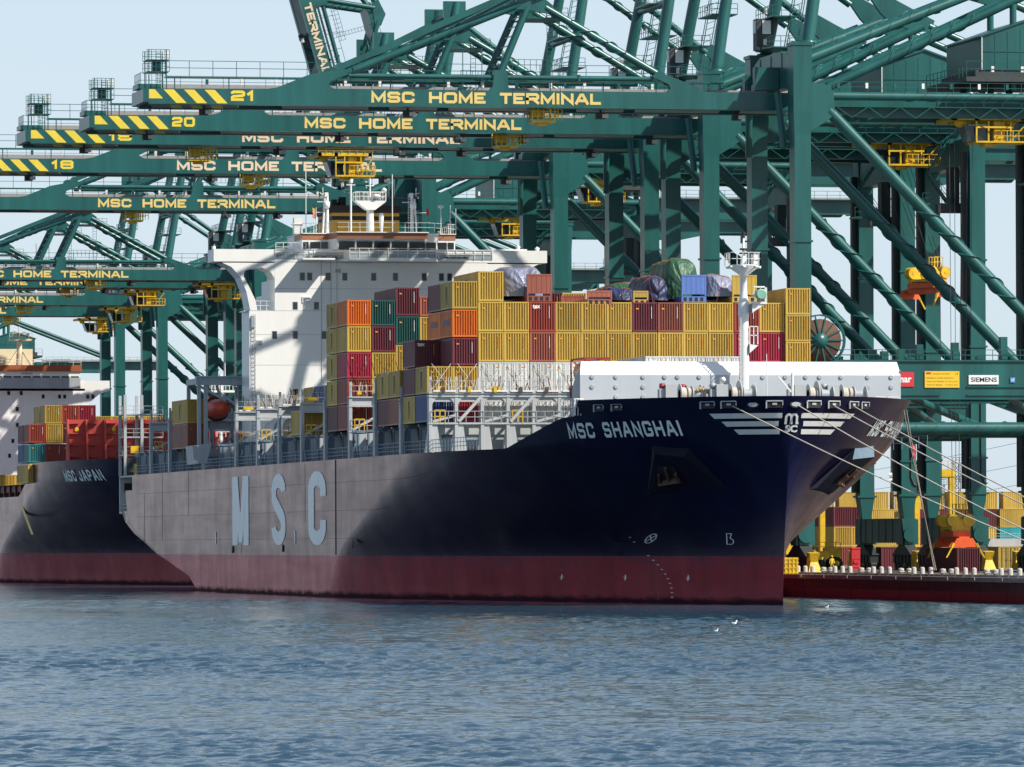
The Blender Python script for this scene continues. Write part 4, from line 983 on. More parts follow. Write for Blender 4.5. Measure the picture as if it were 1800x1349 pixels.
# --- foremast
m = MB(); c = (-.1, 17.6, 0)
m.lathe([(.44, 17.0), (.44, 25.6), (.52, 26.2), (.50, 27.0), (.33, 27.9), (.31, 29.6), (1.25, 30.25), (1.3, 30.5)], c, 18)
m.lathe([(.3, 30.4), (.24, 31.2), (.12, 31.4), (.1, 33.2)], c, 10)
fm = m.build('foremast', SWHITE, sh)
m = MB(); m.lathe([(1.35, 30.45), (1.35, 30.55)], c, 16); m.rail([(-1.5, 16.5, 30.5), (1.2, 16.5, 30.5)], 1.15, .5, .05); m.rail([(1.2, 16.5, 30.5), (1.2, 18.9, 30.5)], 1.15, .6, .05); m.rail([(-1.5, 16.5, 30.5), (-1.5, 18.9, 30.5)], 1.15, .6, .05)
for k in range(7): t = k/7*6.28; m.lathe([(0, -.12), (.17, -.12), (.2, .1), (0, .12)], (c[0]+1.45*math.cos(t), c[1]+1.45*math.sin(t), 30.35), 8)
m.box(.5, 1.0, 16.6, 17.2, 30.6, 31.5); m.build('mast_platform', STEELW, fm)
m = MB(); m.lathe([(.34, 31.9), (.34, 32.05)], c, 10); m.lathe([(.38, 31.55), (.38, 31.7)], c, 10); m.box(-.35, -.2, 17.5, 17.7, 32.5, 33.3); m.box(.05, .45, 17.5, 17.7, 32.6, 32.75); m.lathe([(.16, 33.0), (.16, 33.5)], c, 8); m.beam((c[0], c[1], 31.4), (c[0], c[1], 33.3), .08); m.build('mast_light', BLACK, fm)
m = MB(); m.box(.5, 1.75, 16.3, 17.9, 27.0, 27.2); m.add([(.4, 16.4, 26.2), (.4, 17.8, 26.2), (1.6, 16.4, 27.0), (1.6, 17.8, 27.0), (.4, 16.4, 27.0), (.4, 17.8, 27.0)], [(0, 2, 4), (1, 5, 3), (0, 1, 3, 2)])
m.rail([(.55, 16.3, 27.2), (1.7, 16.3, 27.2)], 1.3, .55, .05); m.box(1.55, 1.75, 16.3, 16.5, 27.2, 28.6); m.box(.5, 1.75, 16.3, 16.5, 28.45, 28.6)
m.rail([(.35, 17.2, 23.4), (1.1, 17.2, 23.4)], 1.6, .4, .08); m.add([(.3, 17.0, 22.6), (.3, 17.5, 22.6), (1.1, 17.0, 23.3), (1.1, 17.5, 23.3), (.3, 17, 23.4), (.3, 17.5, 23.4)], [(0, 2, 4), (1, 5, 3), (0, 1, 3, 2), (2, 3, 5, 4)])
m.ladder((-.5, 17.2, 17.5), (-.5, 17.2, 26.5), .35, .05, .4, side=(0, 1, 0))
m.build('mast_bracket', STEELW, fm)
m = MB(); m.lathe([(.3, -.5), (.48, -.55), (.5, .2), (.0, .2)], (1.15, 16.4, 27.85), 16, 0, 'y'); m.build('fog_horn', M('horn_green', (.2, .42, .32), .5), fm)

# --- winches and small gear on the forecastle
def winch(x, yy, k, mirror=1):
    m = MB()
    for q in (0, .55, 1.1): m.lathe([(.95 if q == 0 else .78, q), (.95 if q == 0 else .78, q+.08)], (x+mirror*q, yy, 18.75), 20, 0, 'x')
    m.lathe([(.45, 0), (.45, 1.9)], (x, yy, 18.75), 12, 2, 'x'); m.lathe([(.62, .1), (.66, .3), (.62, .5)], (x+.05, yy, 18.75), 16, 1, 'x'); m.lathe([(.6, .1), (.62, .3), (.6, .5)], (x+.62, yy, 18.75), 16, 1, 'x')
    m.box(x-1.4, x-.35, yy-.7, yy+.7, 17.0, 19.6, 0); m.box(x-1.9, x-1.4, yy-.4, yy+.4, 17.0, 19.2, 2)
    m.lathe([(0, 0), (.24, 0), (.24, .45), (0, .45)], (x-1.8, yy, 19.5), 12, 3, 'x'); m.box(x-.4, x+2.0, yy-.9, yy+.9, 16.95, 17.3, 2)
    if k: m.lathe([(1.25, 0), (1.25, .1)], (x+.9, yy+.5, 18.75), 24, 0, 'x')
    m.build('mooring_winch', [SLGREY, ROPE, SGREY, DKRED if x in (-7.4, -4.9) else SGREY], sh)
winch(-3.0, 11, 1); winch(-7.4, 12, 0); winch(4.4, 12, 1); winch(7.6, 12.5, 0); winch(-4.9, 14.5, 0)
m = MB(); m.lathe([(.12, 17), (.12, 20.6)], (2.2, 9, 0), 8); m.beam((.9, 9, 20.3), (2.1, 9, 18.9), .14); m.build('deck_post', STEELW, sh)
m = MB(); m.lathe([(.05, 17), (.04, 22.2)], (-.9, 6, 0), 6); m.build('jack_staff', STEELW, sh)
m = MB(); m.beam((-3.1, 13.8, 17), (-3.1, 13.8, 20.3), .28); m.lathe([(0, 0), (.22, 0), (.28, .3), (0, .5)], (-3.2, 13.7, 20.1), 10, 0, 'x'); m.box(-4.2, -3.0, 13.5, 14.1, 19.4, 19.7)
m.build('deck_post', STEELW, sh)
m = MB()
for k in range(9): m.lathe([(.16, 0), (.22, .1), (.16, .22)], (-6.0+k*.28, 11.5+.1*math.sin(k), 19.1+.12*math.sin(k*1.3)), 8, 0, 'x')
m.build('anchor_chain', M('chain_ochre', (.42, .30, .14), .7, var=.4, scale=5), sh)

# --- deck edge: rail, hatch stanchions, coamings
m = MB(); m.rail([(-HB+.12, 33, 14.3), (-HB+.12, 252, 14.3)], 1.15, 1.5, .055, (1.0, .66, .33)); m.rail([(HB-.12, 33, 14.3), (HB-.12, 252, 14.3)], 1.15, 3, .055); m.build('deck_rail', BLUEG, sh)
BAYS = [(588, 600.3), (602, 614.3), (616, 628.3), (630.3, 642.6), (644.8, 657.1), (659, 671.3), (673.4, 685.7), (688, 700.3), (703, 715), (738, 750.3), (753.5, 766), (769, 781)]
for (a, b) in BAYS:
    m = MB(); m.box(-18.6, 18.6, a-530+.2, b-530-.2, 14.2, 16.0, 0); m.box(-19.6, 19.6, a-530, b-530, 16.0, 17.0, 1)
    m.build('hatch_cover', [SGREY, SLGREY], sh)
stm = {}
spots = []
for (a, b) in BAYS: spots += [(a+.3, 's'), (a+3.2, 's') if a > 690 else None, (a+6.2, 's'), (b-.4, 's'), (b+.85, 'b')]
for sp in spots:
    if sp is None: continue
    sy, key = sp
    if 716 < sy < 737: continue
    if key not in stm:
        m = MB()
        if key == 'b':
            m.box(-.4, .4, -.3, .3, 0, 2.75, 0); m.add([(-.1, -.31, 0), (1.7, -.31, 0), (.9, -.31, 2.6), (-.1, -.31, 2.6)], [(0, 1, 2, 3)], 1); m.box(-.6, .9, -.4, .4, 2.68, 2.9, 0); m.box(-.42, -.4, -.12, .12, .8, 2.3, 2)
        else:
            m.box(-.25, .25, -.22, .22, 0, 2.75, 0); m.box(-.4, .5, -.3, .3, 2.62, 2.82, 0); m.add([(-.1, -.23, 0), (.9, -.23, 0), (.5, -.23, 2.5), (-.1, -.23, 2.5)], [(0, 1, 2, 3)], 1); m.box(-.27, -.25, -.1, .1, 1.2, 2.4, 2)
        o = m.build('hatch_stanchion', [BLUEG, SLGREY, BLACK], sh, (-20.6, sy-530, 14.25)); stm[key] = o
    else:
        o = stm[key].copy(); COL.objects.link(o); o.location = (-20.6, sy-530, 14.25)
m = MB()
rnd = random.Random(5)
for k in range(46):
    y0 = 62+rnd.random()*185
    x0 = -18.62-rnd.random()*.25; h = rnd.choice([.7, 1.0, 1.4]); w_ = rnd.choice([.6, 1.1]); m = MB(); m.box(x0, x0+.3, y0, y0+w_, 14.4, 14.4+h); m.box(x0-.02, x0, y0+.08, y0+w_-.08, 14.5, 14.3+h); m.box(x0+.05, x0+.25, y0+.1, y0+.2, 14.2, 14.4); m.build('deck_box', rnd.choice([SLGREY, SLGREY, SLGREY, REDP, CYEL, BLUEG]), sh)

# --- lashing bridges in the gaps between the bays
def lashing_bridge(Y, x0, x1, top=22.0, full=True):
    m = MB(); y = Y-530; n = int(round((x1-x0)/2.524))
    for i in range(n+1):
        x = x0+i*2.524; m.box(x-.16, x+.16, y-.45, y+.45, 14.3, top-.2, 0); m.box(x-.13, x+.13, y-.5, y-.3, top, top+1.5, 0)
        if i < n:
            for s in (.35, .65):
                m.beam((x+2.52*s, y-.35, top+.1), (x+2.52*s+rnd.uniform(-.7, .7), y-.5, top+1.0+rnd.random()), .07, .07, 3)
            if i % 2 == 0: m.beam((x+.2, y-.4, 17.2), (x+2.4, y-.4, top-2.2), .25, .25, 0)
            m.box(x+.5+rnd.random(), x+.9+rnd.random(), y-.6, y-.45, top+.2, top+.55, rnd.choice([1, 0, 2]))
            if i % 3 == 0: m.rail([(x+.4, y-.5, 17.1), (x+1.4, y-.5, 17.1)], 1.2, .5, .08, mi=1)
    m.box(x0-.2, x1+.2, y-.5, y+.5, 16.95, 17.12, 0); m.box(x0-.2, x1+.2, y-.55, y+.55, top-.12, top, 0)
    m.box(x0-.2, x1+.2, y-.3, y-.2, top-.9, top-.12, 0); m.box(x0-.2, x1+.2, y-.5, y+.5, 19.55, 19.68, 0)
    m.rail([(x0, y-.5, top), (x1, y-.5, top)], 1.1, .85, .05, (1.0, .5), 0); m.rail([(x0, y-.5, 17.1), (x1, y-.5, 17.1)], 1.1, .85, .05, (1.0, .5), 0)
    m.build('lashing_bridge', [SLGREY, CYEL, DKRED, RUSTY], sh)
G0 = 114.07-135.4-.03
lashing_bridge(586.6, G0, G0+2.524*17, 20.0); lashing_bridge(601.15, G0, G0+2.524*3, 19.4); lashing_bridge(615.1, G0, G0+2.524*3, 20.6)
lashing_bridge(629.3, G0, G0+2.524*3, 20.6); lashing_bridge(643.7, G0, G0+2.524*3, 20.6); lashing_bridge(658, G0, G0+2.524*3, 20.6)
for Y in (672.3, 686.8, 701.6): lashing_bridge(Y, G0, G0+2.524*17, 20.6)
for Y in (752, 767.4): lashing_bridge(Y, G0, G0+2.524*17, 20.6)
# tall tapered pillars and rounded gussets of the foremost lashing bridge
m = MB()
for k in range(7):
    x = G0+k*2.524+.3; yy = 586.3-530
    m.add([(x-.75, yy, 14.25), (x+.75, yy, 14.25), (x+.35, yy-.05, 17.0), (x-.35, yy-.05, 17.0), (x-.75, yy+.9, 14.25), (x+.75, yy+.9, 14.25), (x+.35, yy+.8, 17.0), (x-.35, yy+.8, 17.0)],
          [(0, 1, 2, 3), (7, 6, 5, 4), (0, 4, 5, 1), (1, 5, 6, 2), (2, 6, 7, 3), (3, 7, 4, 0)])
    x = G0+k*2.524
    m.prism([(x, 19.9), (x+2.5, 19.9), (x+2.5, 19.3)]+[(x+1.25+1.12*math.cos(a*math.pi/8), 18.55+1.1*math.sin(a*math.pi/8)) for a in range(0, 9)][0:9]+[(x, 19.3)], lambda a, b, d: (a, yy-.1+d, b), 0, .12)
    if k % 2: m.beam((x+.2, yy-.15, 17.2), (x+2.4, yy-.15, 19.6), .28, .28)
m.build('lashing_bridge_pillar', SLGREY, sh)
rl = random.Random(21)                                    # crossed lashing rods on the lowest tiers and loose rods standing in their racks
RODM = [STEELW, RUSTY, CYEL]
for k in range(9):
    x = G0+.15+k*2.524; m = MB()
    for (a, b) in ((x+.1, x+2.2), (x+2.3, x+.3)): m.beam((a, 57.6, 20.1), (b, 57.85, 22.8), .035, .035, 0)
    for q in range(6): xx = x+.3+q*.33; m.beam((xx, 56.0, 20.0), (xx+rl.uniform(-.35, .35), 55.9, 21.1+rl.random()*.5), .045, .045, rl.choice([0, 0, 1]))
    m.box(x+.9, x+1.2, 55.8, 56.0, 20.0, 20.5, rl.choice([1, 2])); m.box(x+.1, x+2.3, 55.95, 56.05, 20.05, 20.2, 0); m.beam((x+.2, 56, 20.08), (x+.2, 57.6, 20.12), .05, .05, 0); m.beam((x+2.2, 56, 20.08), (x+2.2, 57.6, 20.12), .05, .05, 0)
    m.build('lashing_rack', RODM, sh)
for k in range(3):
    x = G0+.15+k*2.524; m = MB()
    for (a, b) in ((x+.1, x+2.2), (x+2.3, x+.3)): m.beam((a, 99.9, 20.6), (b, 100.2, 24.9), .04, .04, 1)
    for q in range(7): xx = x+.2+q*.3; m.beam((xx, 99.4, 20.6), (xx+rl.uniform(-.35, .35), 99.3, 21.8+rl.random()*.5), .05, .05, rl.choice([0, 1, 1, 2]))
    m.box(x+.1, x+2.3, 99.35, 99.45, 20.65, 20.8, 1); m.build('lashing_rack', RODM, sh)
for Y in (143.0, 157.2, 172.0, 222.4, 237.8):
    for k in range(4):
        x = G0+.15+k*2.524; m = MB()
        for q in range(7): xx = x+.2+q*.3; m.beam((xx, Y-.3, 20.6), (xx+rl.uniform(-.4, .4), Y-.4, 21.7+rl.random()*.6), .05, .05, rl.choice([0, 0, 1, 2]))
        m.box(x+.1, x+2.3, Y-.35, Y-.25, 20.65, 20.8, 0); m.build('lashing_rack', RODM, sh)
m = MB()                                                  # vent housings along the hatch edge between the bare bays
for (Y, r) in ((690, 1.7), (694.5, 1.9), (699, 1.6), (682, 1.5)): m = MB(); m.lathe([(r, -2.2), (r, 2.2), (r*.6, 2.5)], (-16.8, Y-530, 18.2), 16, 0, 'y'); m.build('vent_housing', SLGREY, sh)
# --- superstructure
YS = 726-530
def sx(px): return 115.4+(px-370)*0.0667-135.4
def sz(py): return 40.2-(py-440)*0.0662
m = MB()
m.box(-15.8, 15.8, YS, YS+5.5, 14.2, 33.0)
m.box(-11.5, 11.5, YS+5.5, YS+17, 14.2, 37.0)
m.box(-12.75, 12.75, YS+.0, YS+5.5, 33.0, 38.7)
m.box(-20, 20, YS, YS+4.6, 38.75, 40.2)
f = lambda a, b, d: (a, YS+.02+d, b)
for s in (-1, 1):
    out = [(385, 464), (402, 472), (418, 490), (428, 515), (434, 545), (437, 556), (449, 556), (444, 530), (432, 505), (423, 488), (425, 479), (436, 474), (455, 472), (470, 478), (479, 492), (481.5, 464)]
    poly = [(s*(-sx(a)) if s > 0 else sx(a), sz(b)) for a, b in out]
    m.prism(poly, f, 0, 4.4)
    m.box(s*12.75 if s > 0 else -16.3, 16.3 if s > 0 else -12.75, YS+.4, YS+4.2, 32.9, 33.05)
sup = m.build('superstructure', SWHITE, sh)
for (px, py) in ((528, 488), (541, 488), (574, 488), (604, 488), (656, 488), (695, 488), (747, 488), (778, 488), (793, 488),
                 (515, 540), (553, 540), (478, 592), (515, 592), (566, 592), (515, 695), (553, 696)):
    m = MB(); x, z = sx(px), sz(py)
    m.box(x-.26, x+.26, YS-.035, YS+.03, z-.42, z+.42, 0); m.box(x-.32, x+.32, YS-.02, YS+.02, z-.48, z+.48, 1)
    m.build('window', [GLASS, SLGREY], sup)
for z in (35.6, 33.0, 30.2, 26.6, 23): m = MB(); m.beam((-15.8 if z <= 33 else -12.7, YS-.004, z), (15.8 if z <= 33 else 12.7, YS-.004, z), .02, .035); m.build('weld_seam', SGREY, sup)
for x in (sx(579), sx(562), sx(590)): m = MB(); m.beam((x, YS-.03, 22), (x, YS-.03, 38.8), .05, .05); m.build('wall_pipe', SGREY, sup)
m = MB(); m.ladder((-15.3, YS-.12, 15), (-15.3, YS-.12, 32.5), .4, .05, .5, side=(1, 0, 0)); m.box(-15.6, -15.2, YS-.3, YS, 31, 32.3); m.build('wall_ladder', SGREY, sup)
m = MB(); m.rail([(-15.9, YS+.5, 33.05), (-12.9, YS+.5, 33.05)], 1.1, .8, .05); m.build('handrail', STEELW, sup)
for (x, z, w_, h_) in ((-14.2, 16.3, .45, 1.0), (-9.0, 34.3, .5, .35), (8.5, 34.3, .5, .35), (-14.6, 29.2, .35, .35), (-5.2, 37.7, .4, .3)):
    m = MB(); m.box(x-w_, x+w_, YS-.1, YS+.02, z-h_, z+h_, 0); m.box(x-w_+.08, x+w_-.08, YS-.12, YS-.1, z-h_+.08, z+h_-.08, 1); m.build('vent_grille', [SWHITE, SGREY], sup)
# bridge house with slanted windows
m = MB()
bx0, bx1, cx0, cx1 = sx(530), sx(806), sx(584), sx(746)
m.box(bx0, bx1, YS+1.0, YS+11, 40.2, 42.1, 0)
m.add([(cx0-.5, YS+1, 40.2), (cx1+.5, YS+1, 40.2), (cx1-.1, YS-1.8, 40.2), (cx0+.1, YS-1.8, 40.2), (cx0-.5, YS+1, 42.1), (cx1+.5, YS+1, 42.1), (cx1, YS-2.6, 42.1), (cx0, YS-2.6, 42.1)],
      [(0, 1, 2, 3), (4, 7, 6, 5), (3, 2, 6, 7), (1, 5, 6, 2), (0, 3, 7, 4)], 0)
m.box(bx0-.1, bx1+.1, YS+.8, YS+11.2, 42.1, 42.2, 0)
m.add([(cx0-.7, YS+1, 42.104), (cx1+.7, YS+1, 42.104), (cx1+.1, YS-2.8, 42.104), (cx0-.1, YS-2.8, 42.104), (cx0-.7, YS+1, 42.2), (cx1+.7, YS+1, 42.2), (cx1+.1, YS-2.8, 42.2), (cx0-.1, YS-2.8, 42.2)],
      [(0, 1, 2, 3), (4, 7, 6, 5), (3, 2, 6, 7), (1, 5, 6, 2), (0, 3, 7, 4)], 0)
br = m.build('bridge_house', SWHITE, sup)
m = MB(); zb0, zb1 = 41.42, 42.07
m.box(bx0-.03, cx0-.2, YS+.95, YS+1, zb0, zb1); m.box(cx1+2.0, bx1+.03, YS+.95, YS+1, zb0, zb1)
m.add([(cx0-.02, YS-2.46, zb0), (cx1+.02, YS-2.46, zb0), (cx1+.02, YS-2.63, zb1), (cx0-.02, YS-2.63, zb1)], [(0, 1, 2, 3)])
m.add([(cx0-.02, YS-2.46, zb0), (cx0-.55, YS+1, zb0), (cx0-.55, YS+1, zb1), (cx0-.02, YS-2.63, zb1)], [(0, 1, 2, 3)])
m.box(bx0-.05, bx0, YS+.95, YS+6, zb0, zb1); m.build('brown_band', BROWNB, br)
def pane(a, b, z0, z1, ya, yb):
    m = MB(); m.add([(a, ya, z0), (b, ya, z0), (b, yb, z1), (a, yb, z1)], [(0, 1, 2, 3)], 0); m.build('window', GLASS, br)
n = 5; W = (cx1-cx0-.3)/n
for i in range(n): a = cx0+.15+i*W; pane(a+.1, a+W-.1, 40.1, 41.1, YS-2.06, YS-2.36)
for a, b in ((bx0+.15, bx0+.8), (bx0+1.0, bx0+2.2), (bx0+2.3, cx0-.45), (cx1+.6, cx1+1.7), (cx1+1.9, cx1+3.0), (cx1+3.1, bx1-.15)):
    if b-a > .2: pane(a, b, 40.1, 41.15, YS+.97, YS+.95)
m = MB(); m.add([(cx1-.08, YS-1.95, 40.05), (cx1+.42, YS+.8, 40.05), (cx1+.44, YS+.8, 41.2), (cx1+.02, YS-2.4, 41.2)], [(0, 1, 2, 3)]); m.build('window', GLASS, br)
m = MB()
m.add([(sx(602), YS-4.2, 38.75), (sx(757), YS-4.2, 38.75), (sx(772), YS, 38.75), (sx(590), YS, 38.75), (sx(602), YS-4.2, 39.05), (sx(757), YS-4.2, 39.05), (sx(772), YS, 39.05), (sx(590), YS, 39.05)],
      [(0, 1, 2, 3), (4, 7, 6, 5), (3, 7, 4, 0), (0, 4, 5, 1), (1, 5, 6, 2)], 0)
m.box(sx(522), sx(580), YS-2.6, YS, 38.9, 39.1, 0); m.box(sx(776), sx(820), YS-2.6, YS, 38.9, 39.1, 0)
bal = m.build('balcony', SWHITE, sup)
m = MB(); m.rail([(sx(602), YS-4.1, 39.05), (sx(757), YS-4.1, 39.05)], 1.15, 1.1, .06, (1.0, .5), 0); m.rail([(-12.6, YS+.05, 40.0), (-9, YS+.05, 40.0)], 1.0, 1.0, .06)
m.rail([(sx(480), YS-.1, 39.1), (sx(602), YS-.1, 39.1)], 1.15, 1.1, .06); m.rail([(sx(757), YS-.1, 39.1), (sx(870), YS-.1, 39.1)], 1.15, 1.1, .06)
m.build('handrail', STEELW, bal)
m = MB(); m.box(sx(603), sx(756), YS-4.06, YS-4.04, 39.1, 39.85); m.box(sx(481), sx(602), YS-.06, YS-.04, 39.1, 39.85); m.box(sx(758), sx(870), YS-.06, YS-.04, 39.1, 39.85); m.build('wind_screen', M('wind_screen_grey', (.30, .36, .38), .3), bal)
for px in (537, 551, 566, 585, 786, 798, 809, 820): m = MB(); m.box(sx(px)-.25, sx(px)+.25, YS-.6, YS-.2, 39.1, 39.35); m.box(sx(px)-.2, sx(px)+.2, YS-.65, YS-.6, 39.15, 39.3); m.build('searchlight', GDARK, bal)
m = MB(); m.rail([(bx0, YS+.9, 42.2), (cx0, YS-2.6, 42.2), (cx1, YS-2.6, 42.2), (bx1, YS+.9, 42.2)], 1.1, 1.3, .04, (1, .5)); m.rail([(bx1, YS+.9, 42.2), (bx1, YS+10, 42.2)], 1.1, 1.4, .04); m.build('roof_rail', STEELW, br); m = MB()
m.lathe([(.25, 0), (.25, .4)], (sx(372), YS+1, 40.2), 10); m.build('wing_lamp', STEELW, sup)
m = MB(); m.lathe([(.2, 0), (.3, .35), (0, .5)], (sx(920), YS+1, 40.4), 10); m.box(sx(880), sx(935), YS+.5, YS+2, 40.2, 40.4); m.build('wing_lamp', STEELW, sup)
m = MB(); m.lathe([(.2, 0), (.3, .4), (0, .6)], (sx(958), YS+2, 40.2), 10); m.build('wing_lamp', STEELW, sup)
# funnel
m = MB(); X0, X1 = R(134.0, 0)[0], R(142.3, 0)[0]; y0, y1 = 221, 231
m.box(X0, X1, y0, y1, 33, 45.0, 0); m.box(X0, X1, y0, y1, 45.0, 45.5, 1); m.box(X0, X1, y0, y1, 45.5, 45.9, 0); m.box(X0-.5, X1+.2, y0-.2, y1, 45.9, 46.8, 1)
m.tube((X0+1.6, y0+2, 46.7), (X0+1.6, y0+2, 47.9), .5, n=10, mi=1); m.tube((X0+.7, y0+2, 46.7), (X0+.7, y0+2, 47.6), .5, n=10, mi=1); m.tube((X1-2, y0+4, 46.7), (X1-2, y0+4, 47.3), .7, n=10, mi=1)
m.build('funnel', [FUNY, BLACK], sh)
m = MB(); m.box(-9, 9, 214.2, 232, 14.3, 36); m.build('engine_casing', SWHITE, sh)
# radar mast and signal masts on the bridge roof
m = MB(); c = (sx(661), YS+4, 0)
m.lathe([(.5, 42.2), (.42, 45.0), (.5, 45.6)], c, 12); m.prism([(c[0]-1.9, 46.2), (c[0]+1.9, 46.2), (c[0]+1.7, 46.0), (c[0]+.5, 45.1), (c[0]-.5, 45.1), (c[0]-1.7, 46.0)], lambda a, b, d: (a, YS+3.3+d, b), 0, 1.5)
m.rail([(c[0]-1.9, YS+3.3, 46.2), (c[0]+1.9, YS+3.3, 46.2)], 1.05, .45, .06, (1, .5)); m.rail([(c[0]-1.9, YS+4.8, 46.2), (c[0]+1.9, YS+4.8, 46.2)], 1.05, .45, .06); m.rail([(c[0]+1.9, YS+3.3, 46.2), (c[0]+1.9, YS+4.8, 46.2)], 1.05, .5, .06)
m.lathe([(.12, 46.2), (.08, 49.0)], c, 8); m.lathe([(0, 47.3), (.3, 47.35), (.32, 47.6), (0, 47.8)], (c[0]+1.7, c[1], 0), 10); m.beam((c[0]-.5, c[1], 48.0), (c[0]+.5, c[1], 48.0), .1); m.lathe([(0, 46.5), (.5, 46.6), (.5, 46.9), (0, 47.0)], (c[0]+.6, c[1]-.6, 0), 12)
m.build('radar_mast', STEELW, sh)
def signal_mast(px, y, top, s):
    m = MB(); x = sx(px); m.tube((x, y, 42.2), (x, y, top), .22, .16, n=10); m.tube((x+.55*s, y, 42.2), (x+.3*s, y, top-.6), .12, n=8); m.lathe([(0, 0), (.38, .1), (.38, .7), (0, .95)], (x+.1*s, y-.2, 45.2), 12)
    m.beam((x-1.2, y, top-1.0), (x+.3, y, top-1.0), .08); m.beam((x-.5, y, top-.2), (x+.9*s, y, top+.1), .08); m.beam((x+.5*s, y, top-.3), (x+.5*s, y, top+.7), .07); m.beam((x, y, top-2.3), (x+1.8*s, y, top-2.2), .06); m.box(x-.3, x+.1, y-.2, y+.2, top-.4, top+.1)
    m.ladder((x-.3, y, 42.3), (x-.3, y, top), .3, .04, .3, side=(1, 0, 0)); m.build('signal_mast', STEELW, sh)
signal_mast(581, YS+3, 47.0, -1); signal_mast(734, YS+3, 47.0, 1)
for px, y, top, r in ((625, YS+3.5, 48.7, .12), (540, YS+2, 49.5, .06), (707, YS+6, 49.5, .06), (798, YS+1.2, 45.6, .05), (781, YS+1.2, 45.3, .05), (552, YS+1.2, 45.0, .05), (808, YS+1.2, 45.2, .05), (556, YS+1.2, 45.2, .05)):
    m = MB(); m.tube((sx(px), y, 42.2), (sx(px), y, top), r, n=6)
    if px == 781: m.lathe([(0, 0), (.35, .1), (.3, .35), (0, .4)], (sx(px), y, 45.2), 10)
    if px == 625: m.lathe([(.25, 0), (.3, .5), (0, .8)], (sx(px), y, 48.3), 10); m.box(sx(617), sx(633), y-.1, y+.1, 48.0, 48.1)
    m.build('antenna', STEELW, sh)
m = MB(); m.box(sx(524)-.5, sx(524)+.5, YS+1, YS+2, 42.1, 44.0); m.box(sx(524)-.7, sx(524)+.6, YS+.9, YS+2.1, 43.2, 43.3); m.build('deck_locker', STEELW, sh)
m = MB(); m.lathe([(.16, 42.2), (.3, 44.2), (.2, 44.6)], (sx(673), YS+1, 0), 10); m.build('compass_stand', STEELW, sh)
m = MB()
for k, (mi, z0, z1) in enumerate(((0, 45.2, 45.7), (1, 44.6, 45.2), (2, 44.0, 44.6))): m.add([(sx(550), YS+1.2, z0), (sx(550)+.45, YS+1.3, z0-.2), (sx(550)+.4, YS+1.3, z1-.2), (sx(550), YS+1.2, z1)], [(0, 1, 2, 3)], mi)
m.build('flag', [BLACK, CYEL, REDP], sh)
m = MB(); m.add([(sx(755), YS+1.3, 44.4), (sx(755)+.3, YS+1.3, 44.2), (sx(755)+.3, YS+1.3, 45.1), (sx(755), YS+1.3, 45.3)], [(0, 1, 2, 3)], 0); m.build('flag', REDP, sh)
# lifeboat station
m = MB(); ya, yb_ = 202.5, 210.5
for (x, y) in ((-20.8, ya), (-20.0, ya), (-15.3, ya), (-20.8, yb_), (-15.0, yb_)): m.beam((x, y, 14.3), (x, y, 24.4), .42, .42)
m.box(-21.2, -14.2, ya-.5, ya+.5, 24.4, 25.3); m.box(-21.2, -14.2, ya-.7, ya+.7, 25.3, 25.45); m.box(-21.1, -20.3, ya+.5, yb_, 24.5, 25.2); m.box(-15.7, -14.9, ya+.5, yb_, 24.5, 25.2)
m.beam((-20.6, ya, 24.2), (-17.6, ya, 22.6), .3); m.beam((-17.9, ya, 23.2), (-15.3, ya, 21.2), .3); m.beam((-18.6, ya+.6, 24.4), (-17.9, ya+.6, 22.2), .3)
for z in (17.5, 20.2, 22.4): m.box(-17.2, -14.5, ya+.5, ya+2.5, z-.1, z); m.rail([(-17.2, ya+.4, z), (-14.5, ya+.4, z)], 1.0, .8, .05)
m.ladder((-16.3, ya-.3, 15), (-15.7, ya-.3, 24.4), .9, .08, .6, side=(1, 0, 0))
m.build('davit_frame', SGREY, sh)
m = MB(); ya = 200.5; yb_ = 206
m.add([(-21.9, ya, 17.2), (-19.6, ya, 17.5), (-20.2, ya, 15.2), (-21.7, ya, 15.0), (-21.9, yb_, 17.2), (-19.6, yb_, 17.5), (-20.2, yb_, 15.2), (-21.7, yb_, 15.0)], [(0, 1, 2, 3), (7, 6, 5, 4), (0, 4, 5, 1), (1, 5, 6, 2), (2, 6, 7, 3), (3, 7, 4, 0)])
m.build('boat_platform', SLGREY, sh)
# the lifeboat itself hangs in the davit
m = MB(); n = 18; rows = []
for i in range(n+1):
    t = i/n; y = -4.2+8.4*t; w = 1.5*(max(0, 1-abs(2*t-1)**2.6))**.5; rows.append((y, w))
vs = []; K = 14
for (y, w) in rows:
    for k in range(K):
        a = 2*math.pi*k/K; vs.append((w*math.cos(a), y, (1.15 if math.sin(a) > 0 else 1.25)*math.sin(a)*(w/1.5)**.7))
m.add(vs, [(i*K+k, i*K+(k+1) % K, (i+1)*K+(k+1) % K, (i+1)*K+k) for i in range(n) for k in range(K)], 0, True)
m.box(-.8, .8, 1.2, 2.8, .9, 1.5, 0)
lb = m.build('lifeboat', ORANGE, None, (135.4-18.0, 736.5, 21.7)); tag(lb, 'red-orange enclosed lifeboat hanging in the grey davit beside the white superstructure', 'lifeboat')
m = MB(); m.beam((0, -2.6, 1.0), (0, -2.6, 3.3), .08); m.beam((0, 2.6, 1.0), (0, 2.6, 3.3), .08); m.build('lifting_wire', GDARK, lb)
m = MB(); m.lathe([(1.56, -.06), (1.56, .06)], (0, 0, 0), 20, 0, 'y'); m.build('fender_band', RUSTY, lb)

